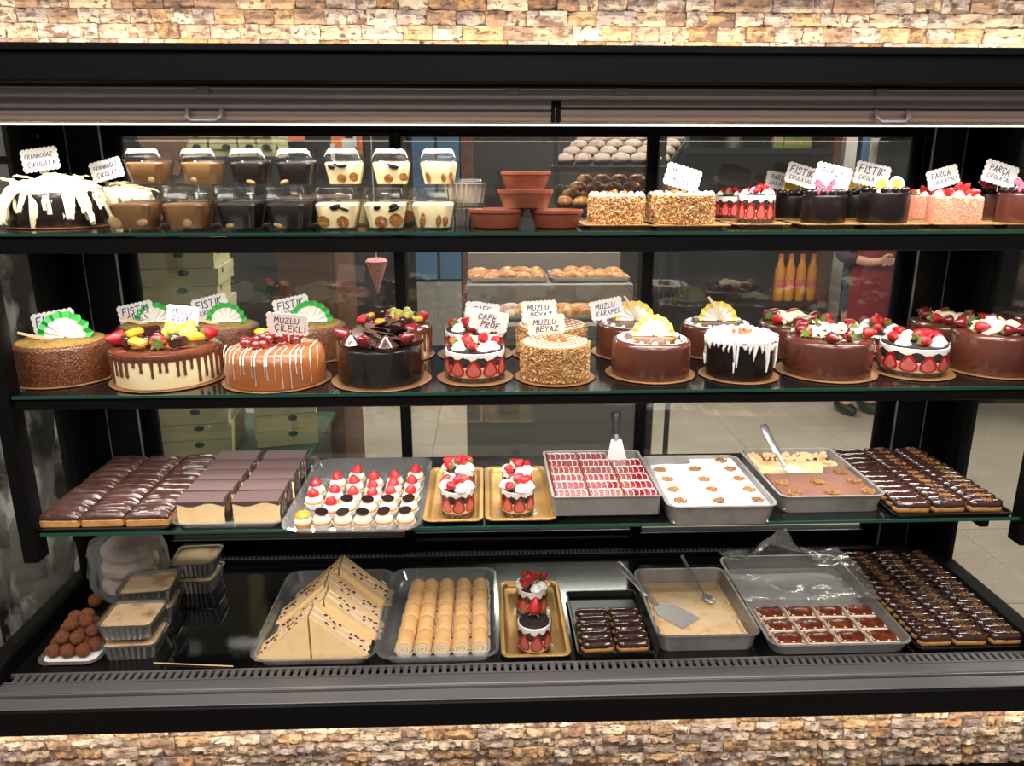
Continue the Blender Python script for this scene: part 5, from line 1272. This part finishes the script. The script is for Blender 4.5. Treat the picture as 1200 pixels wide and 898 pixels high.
# brown wooden cabinet behind left door
x0, x1 = ony(326, 330, 2.95).x, ony(394, 330, 2.95).x
wp = thing('wooden_cabinet', 'tall brown wooden cabinet behind the left glass door', 'cabinet', ((x0+x1)/2, 2.95, 0)); w = (x1-x0)/2
P2('body', 'wood_brown', (-w, w, 0, .45, 0, 1.42), parent=wp, b=.004); P2('cap', 'wood_brown', (-w-.01, w+.01, -.01, .46, 1.42, 1.445), parent=wp, b=.003)
for z0, z1 in ((.04, .7), (.74, 1.38)): P2('door', 'wood_brown', (-w+.015, w-.015, -.012, -.0005, z0, z1), parent=wp, b=.003)
pc = thing('piping_bag', 'pink dotted cone-shaped piping bag hanging behind the left glass door', 'piping bag', (ony(443, 345, 2.9).x, 2.9, ony(443, 345, 2.9).z))
MB().lathe([(.002, 0), (.01, .03), (.036, .11), (.042, .125), (.03, .135), (.001, .137)], 20).build('cone', 'piping_pink', pc); MB().tube([(0, 0, .136), (.002, 0, .7), (0, 0, 2.799-pc.location.z)], .002, 5).build('hanging_cord', 'note_paper', pc)
# pastry counter with stepped trays
x0, x1 = ony(545, 370, 2.6).x, ony(762, 370, 2.6).x
ct = thing('pastry_counter', 'grey stepped counter with pastry trays behind the middle glass door', 'counter', ((x0+x1)/2, 2.6, 0)); w = (x1-x0)/2
P2('base', 'counter_grey', (-w, w, 0, .32, .0, 1.035), parent=ct, b=.004); P2('step', 'counter_grey', (-w, w, .32, .62, 0, 1.125), parent=ct, b=.004); P2('step', 'counter_grey', (-w, w, .62, .95, 0, 1.215), parent=ct, b=.004)
P2('front_trim', 'steel', (-w, w, -.006, -.0005, .985, 1.03), parent=ct, b=.001)
bm = MB().lathe([(.6, 0), (.95, .12), (1, .35), (.8, .65), (.4, .82), (.02, .86)], 16).mesh('bun', 'bun_crust', 180); bm2 = MB().lathe([(.6, 0), (.95, .12), (1, .35), (.8, .65), (.4, .82), (.02, .86)], 16).mesh('bun', 'bun_dusted', 180)
for s in range(3):
    z = (1.0355, 1.1255, 1.2155)[s]; Y = 2.76+.31*s
    for h in range(2):
        xa = (x0+x1)/2+(-w/2 if h == 0 else w/2)
        tray('pastry_tray', 'steel pastry tray on the %s step, %s half of the counter' % (['front', 'middle', 'rear'][s], ['left', 'right'][h]), 'tray', xa-w/2+.01, xa+w/2-.01, Y-.125, Y+.125, z, .018, 'steel', .004, .01, .006, group='trays on the pastry counter')
        for r in range(2):
            for c in range(5):
                xx = xa-w/2+.042+(w-.084)*c/4+rnd.uniform(-.004, .004)
                o = ob('pastry_bun', bm if (s+h) % 3 or c % 2 else bm2, None, (xx, Y-.06+.115*r, z+.0022), (0, 0, rnd.uniform(0, 3)), (.034*rnd.uniform(.9, 1.05), .052*rnd.uniform(.85, 1.1), .042*rnd.uniform(.8, 1.2)))
                tag(o, 'glazed bun, %s step, %s row, %s from left in the %s tray' % (['front', 'middle', 'rear'][s], ['front', 'rear'][r], ORD[c], ['left', 'right'][h]), 'bun', 'buns on the pastry counter')
# bread rack up high
rk = thing('bread_rack', 'black tilted bread rack seen above the nut cakes behind the glass', 'rack', (ony(705, 200, 3.62).x, 3.62, 0))
rk.rotation_euler = (0, 0, -.45)
for z0, tl in ((1.555, .0), (1.36, 0)):
    P2('tilted_shelf', 'cabinet_dark', (-.24, .30, -.02, .42, -.012, .012), parent=rk, b=.002).location = (0, 0, z0); 
    rk.children[-1].rotation_euler = (.30, 0, 0)
for x in (-.22, .28):
    for y in (0, .4): P2('upright', 'cabinet_dark', (x-.012, x+.012, y-.012, y+.012, 0, 1.95), parent=rk)
for i in range(5):
    P2('slat', 'wood_brown', (-.22, .28, -.01+.08*i, .02+.08*i, -.03, -.02), parent=rk).location = (0, 0, 1.555+.31*.08*i)
for lv, z0 in enumerate((1.555, 1.36)):
    for r in range(4):
        for c in range(6):
            y = .03+.105*r; o = ob('bread_roll', bm2 if lv == 0 else bm, None, Vector((rk.location.x, 3.62, 0))+Euler((0, 0, -.45)).to_matrix() @ Vector((-.19+.09*c, y*.955, z0+.014+.31*y)), (0, 0, rnd.uniform(0, 3)), (.043, .046, .05))
            tag(o, 'bread roll, %s tilted shelf of the rack, %s row, %s from left' % (['upper', 'lower'][lv], ORD[r], ORD[c]), 'bread roll', 'rolls on the bread rack')
# right: dark cabinet with packs and bottles, red-aproned person, light door
c0, c1 = ony(778, 250, 5.1).x, ony(978, 250, 5.1).x
dc = thing('dark_wall_unit', 'dark wall unit with shelves behind the right glass door', 'wall unit', ((c0+c1)/2, 5.1, 0)); w = (c1-c0)/2
P2('back_panel', 'cabinet_dark', (-w, w, .35, .38, .64, 2.2), parent=dc); P2('side_panel', 'wood_brown', (w-.05, w, 0, .35, .64, 2.2), parent=dc); P2('side_panel', 'cabinet_dark', (-w, -w+.03, 0, .35, .64, 2.2), parent=dc)
for z in (.66, 1.1, 1.66, 2.05): P2('shelf_board', 'cabinet_dark', (-w+.03, w-.05, 0, .35, z-.015, z+.015), parent=dc)
P2('plinth', 'cabinet_dark', (-w, w, .05, .38, 0, .64), parent=dc)
for i, (x, h) in enumerate(((908, .1), (920, .07), (931, .07), (941, .06))):
    p = ony(x, 200, 5.2); t = thing('green_pack', 'small green pack on the dark wall unit, %s from the left' % ORD[i], 'pack', (p.x, 5.2, 1.6755), .1*i, 'green packs on the wall unit')
    h *= 1.5; P2('box', 'pack_green', (-.032, .032, -.02, .02, 0, h), parent=t, b=.002); P2('label_band', 'custard', (-.0325, .0325, -.0205, .0205, h*.25, h*.5), parent=t)
for i, x in enumerate((800, 860)):
    p = ony(x, 165, 5.22); t = thing('steel_canister', 'steel canister on the dark wall unit, %s one' % ['left', 'right'][i], 'canister', (p.x, 5.24, 1.6755), 0, 'canisters on the wall unit')
    MB().lathe([(.05, 0), (.055, .01), (.055, .16), (.05, .175), (.02, .185), (.001, .187)], 24).build('body', 'steel', t); MB().lathe([(.012, .187), (.016, .195), (.001, .21)], 12).build('knob', 'plastic_black', t)
for i, x in enumerate((913, 925, 938, 951)):
    p = ony(x, 330, 5.17); t = thing('juice_bottle', 'orange juice bottle with pink label, %s from the left' % ORD[i], 'bottle', (p.x, 5.17, .6755), 0, 'orange juice bottles behind the glass')
    k = 1.72
    MB().lathe([(r*k, z*k) for r, z in [(.017, 0), (.019, .004), (.0195, .05), (.017, .06), (.0195, .07), (.0195, .125), (.012, .15), (.0095, .158), (.0095, .168)]], 18).build('bottle_body', 'juice', t)
    MB().lathe([(r*k, z*k) for r, z in [(.0198, .055), (.0199, .056), (.0199, .085), (.0198, .086)]], 18, cap0=False, cap1=False).build('label_sleeve', 'label_pink', t); MB().lathe([(r*k, z*k) for r, z in [(.0105, .168), (.0108, .17), (.0105, .184), (.001, .185)]], 14).build('cap', 'orange_paper', t)
# light door far right
d0, d1 = ony(1003, 210, 5.3).x, ony(1064, 210, 5.3).x
dr = struct(P2('door_1', 'wall_grey', (d0+.1, d1-.1, 5.44, 5.48, 0, 2.1)))
for x in (d0, (d0+d1)/2, d1): P2('door_post', 'note_paper', (x-.04, x+.04, 5.42, 5.5, 0, 2.3), parent=dr)
P2('door_glass', 'blue_paint', (d0+.12, (d0+d1)/2-.1, 5.43, 5.439, 1.0, 2.0), parent=dr)
# right outside the side glass: dark appliance far back
ap = thing('dark_oven', 'large dark oven standing far back at the right', 'oven', (3.45, 4.9, 0))
P2('body', 'cabinet_dark', (-.75, .75, 0, .5, .0, 1.75), parent=ap, b=.01); P2('door', 'black_gloss', (-.65, .65, -.02, -.001, .5, 1.2), parent=ap, b=.004); P2('handle', 'steel', (-.5, .5, -.06, -.04, 1.1, 1.13), parent=ap, b=.004); P2('worktop', 'counter_grey', (-.8, .8, -.05, .5, 1.75, 1.79), parent=ap, b=.004)
# left outside the side glass: crumpled plastic wrap bundle and sack
def crumple(name, label, X, Y, z0, sx, sy, h, seed, amp, m='crumple'):
    mb = MB(); rings = []; n = 28
    for k in range(25):
        t = k/24; s = .75+.25*math.sin(math.pi*min(max(t, .05), .95)); z = h*t
        r = []
        for i in range(n):
            a = TAU*i/n; v = Vector((math.cos(a)*2, math.sin(a)*2, z*7+seed)); q = 1+amp*(noise.noise(v)+.6*noise.noise(v*2.7))
            r.append((sx*s*q*math.cos(a), sy*s*q*math.sin(a), z))
        rings.append(r)
    mb.loft(rings); t = thing(name, label, 'wrap bundle', (X, Y, z0)); mb.build('wrapping', m, t, smooth=20); return t
crumple('wrapped_bundle', 'tall crumpled grey plastic wrap bundle outside the left side glass', -1.17, 1.93, 0, .10, .20, 1.42, 3, .3)
crumple('wrapped_sack', 'pale plastic-wrapped sack low down outside the left side glass', -1.27, 1.53, 0, .13, .11, .80, 8, .15)
# person in a red apron behind the bottles
def skin_obj(name, m, parent, pts, edges, sub=2):
    me = bpy.data.meshes.new(name); me.from_pydata([p[0] for p in pts], edges, []); me.materials.append(MATS[m])
    o = ob(name, me, parent); md = o.modifiers.new('skin', 'SKIN'); md.use_smooth_shade = True
    if not me.skin_vertices: pass
    for i, p in enumerate(pts):
        sv = me.skin_vertices[0].data[i]; sv.radius = p[1] if isinstance(p[1], tuple) else (p[1], p[1]); sv.use_root = (i == 0)
    s = o.modifiers.new('sub', 'SUBSURF'); s.levels = sub; s.render_levels = sub; return o
pp = thing('person', 'person in dark floral blouse and red apron with hands held together', 'person', (ony(1022, 330, 4.75).x, 4.8, 0), 0.1)
pp.scale = (1.03, 1.03, 1.03)
B = [((0, 0, .82), (.14, .10)), ((0, 0, .98), (.12, .09)), ((0, .01, 1.12), (.135, .095)), ((0, .015, 1.21), (.10, .07)), ((0, .01, 1.265), .042), ((0, -.005, 1.31), .045), ((0, -.01, 1.38), (.070, .080)), ((0, 0, 1.46), (.060, .068)),
     ((-.15, .015, 1.20), .042), ((-.195, .0, .99), .036), ((-.11, -.15, .97), .026), ((-.06, -.176, .975), (.022, .03)), ((-.03, -.182, .99), (.020, .012)),
     ((.15, .015, 1.20), .042), ((.195, .0, .99), .036), ((.09, -.155, .965), .026), ((.02, -.18, .975), (.022, .03)), ((0, -.184, .995), (.018, .012)),
     ((-.075, 0, .74), .085), ((-.08, 0, .42), .055), ((-.08, .01, .09), .038), ((-.08, -.1, .035), .032), ((.075, 0, .74), .085), ((.08, 0, .42), .055), ((.08, .01, .09), .038), ((.08, -.1, .035), .032)]
E_ = [(0, 1), (1, 2), (2, 3), (3, 4), (4, 5), (5, 6), (6, 7), (3, 8), (8, 9), (9, 10), (10, 11), (11, 12), (3, 13), (13, 14), (14, 15), (15, 16), (16, 17), (0, 18), (18, 19), (19, 20), (20, 21), (0, 22), (22, 23), (23, 24), (24, 25)]
skin_obj('body', 'skin', pp, B, E_)
inf = lambda r, k: tuple(x+k for x in r) if isinstance(r, tuple) else r+k
def sub(idx, k): return [(B[i][0], inf(B[i][1], k)) for i in idx]
skin_obj('blouse', 'blouse', pp, sub([1, 2, 3, 8, 9, 13, 14], .014)+[((-.135, -.11, .975), .036), ((.12, -.11, .97), .036), ((0, 0, .86), (.152, .115))], [(0, 1), (1, 2), (2, 3), (3, 4), (2, 5), (5, 6), (4, 7), (6, 8), (0, 9)])
mb = MB()
for q in (-1, 1): mb.tube([(q*.08, .01, .07), (q*.08, .01, .2), (q*.08, 0, .45), (q*.076, 0, .70), (q*.06, 0, .80)], [.055, .056, .068, .09, .085], 14)
mb.ell((0, 0, .84), (.162, .122, .15), 18, 10); mb.build('trousers', 'trousers', pp)
mb = MB(); rings = []
for k in range(11):
    z = .48+.70*k/10; hw = .165 if z < .95 else .165-.07*(z-.95)/.23
    rings.append([(hw*math.sin(a), -.145*math.cos(a)-.012, z) for a in [math.radians(-70+140*i/10) for i in range(11)]]+[(hw*.97*math.sin(a), -.138*math.cos(a)-.012, z) for a in [math.radians(70-140*i/10) for i in range(11)]])
mb.loft(rings); mb.build('apron', 'apron_red', pp)
mb = MB(); mb.ell((0, .030, 1.455), (.086, .086, .072), 16, 10); mb.ell((0, .075, 1.37), (.066, .045, .085), 12, 8); mb.build('hair', 'hair', pp)
fc = MB(); fc.ell((0, -.098, 1.385), (.010, .016, .016), 8, 6); fc.build('nose', 'skin', pp)
for s in (-1, 1):
    MB().ell((s*.028, -.082, 1.405), (.011, .007, .006), 8, 6).build('eye', 'hair', pp); MB().ell((s*.076, -.008, 1.385), (.008, .014, .022), 8, 6).build('ear', 'skin', pp)
MB().ell((0, -.083, 1.345), (.020, .007, .005), 8, 5).build('mouth', 'strawberry_cut', pp)
for h, cx in ((-1, -.03), (1, .0)):
    for i in range(4):
        f = [((cx+h*.004+(i-1.5)*.0, -.178-.004*i, 0.99+.004*i), .009), ((cx-h*(.022), -.198+.002*i, .995-.012*i), .0085), ((cx-h*.045, -.192+.002*i, .989-.012*i), .007)]
        skin_obj('finger', 'skin', pp, f, [(0, 1), (1, 2)], 1)
    skin_obj('thumb', 'skin', pp, [((cx+h*.015, -.18, .995), .010), ((cx, -.2, 1.013), .009), ((cx-h*.018, -.2, 1.019), .007)], [(0, 1), (1, 2)], 1)

for q in (-1, 1):
    mb = MB(); mb.ell((q*.08, -.045, .035), (.048, .115, .038), 14, 8); mb.v = [(x, y, max(z, .002)) for x, y, z in mb.v]; mb.build('shoe', 'shoe_black', pp)
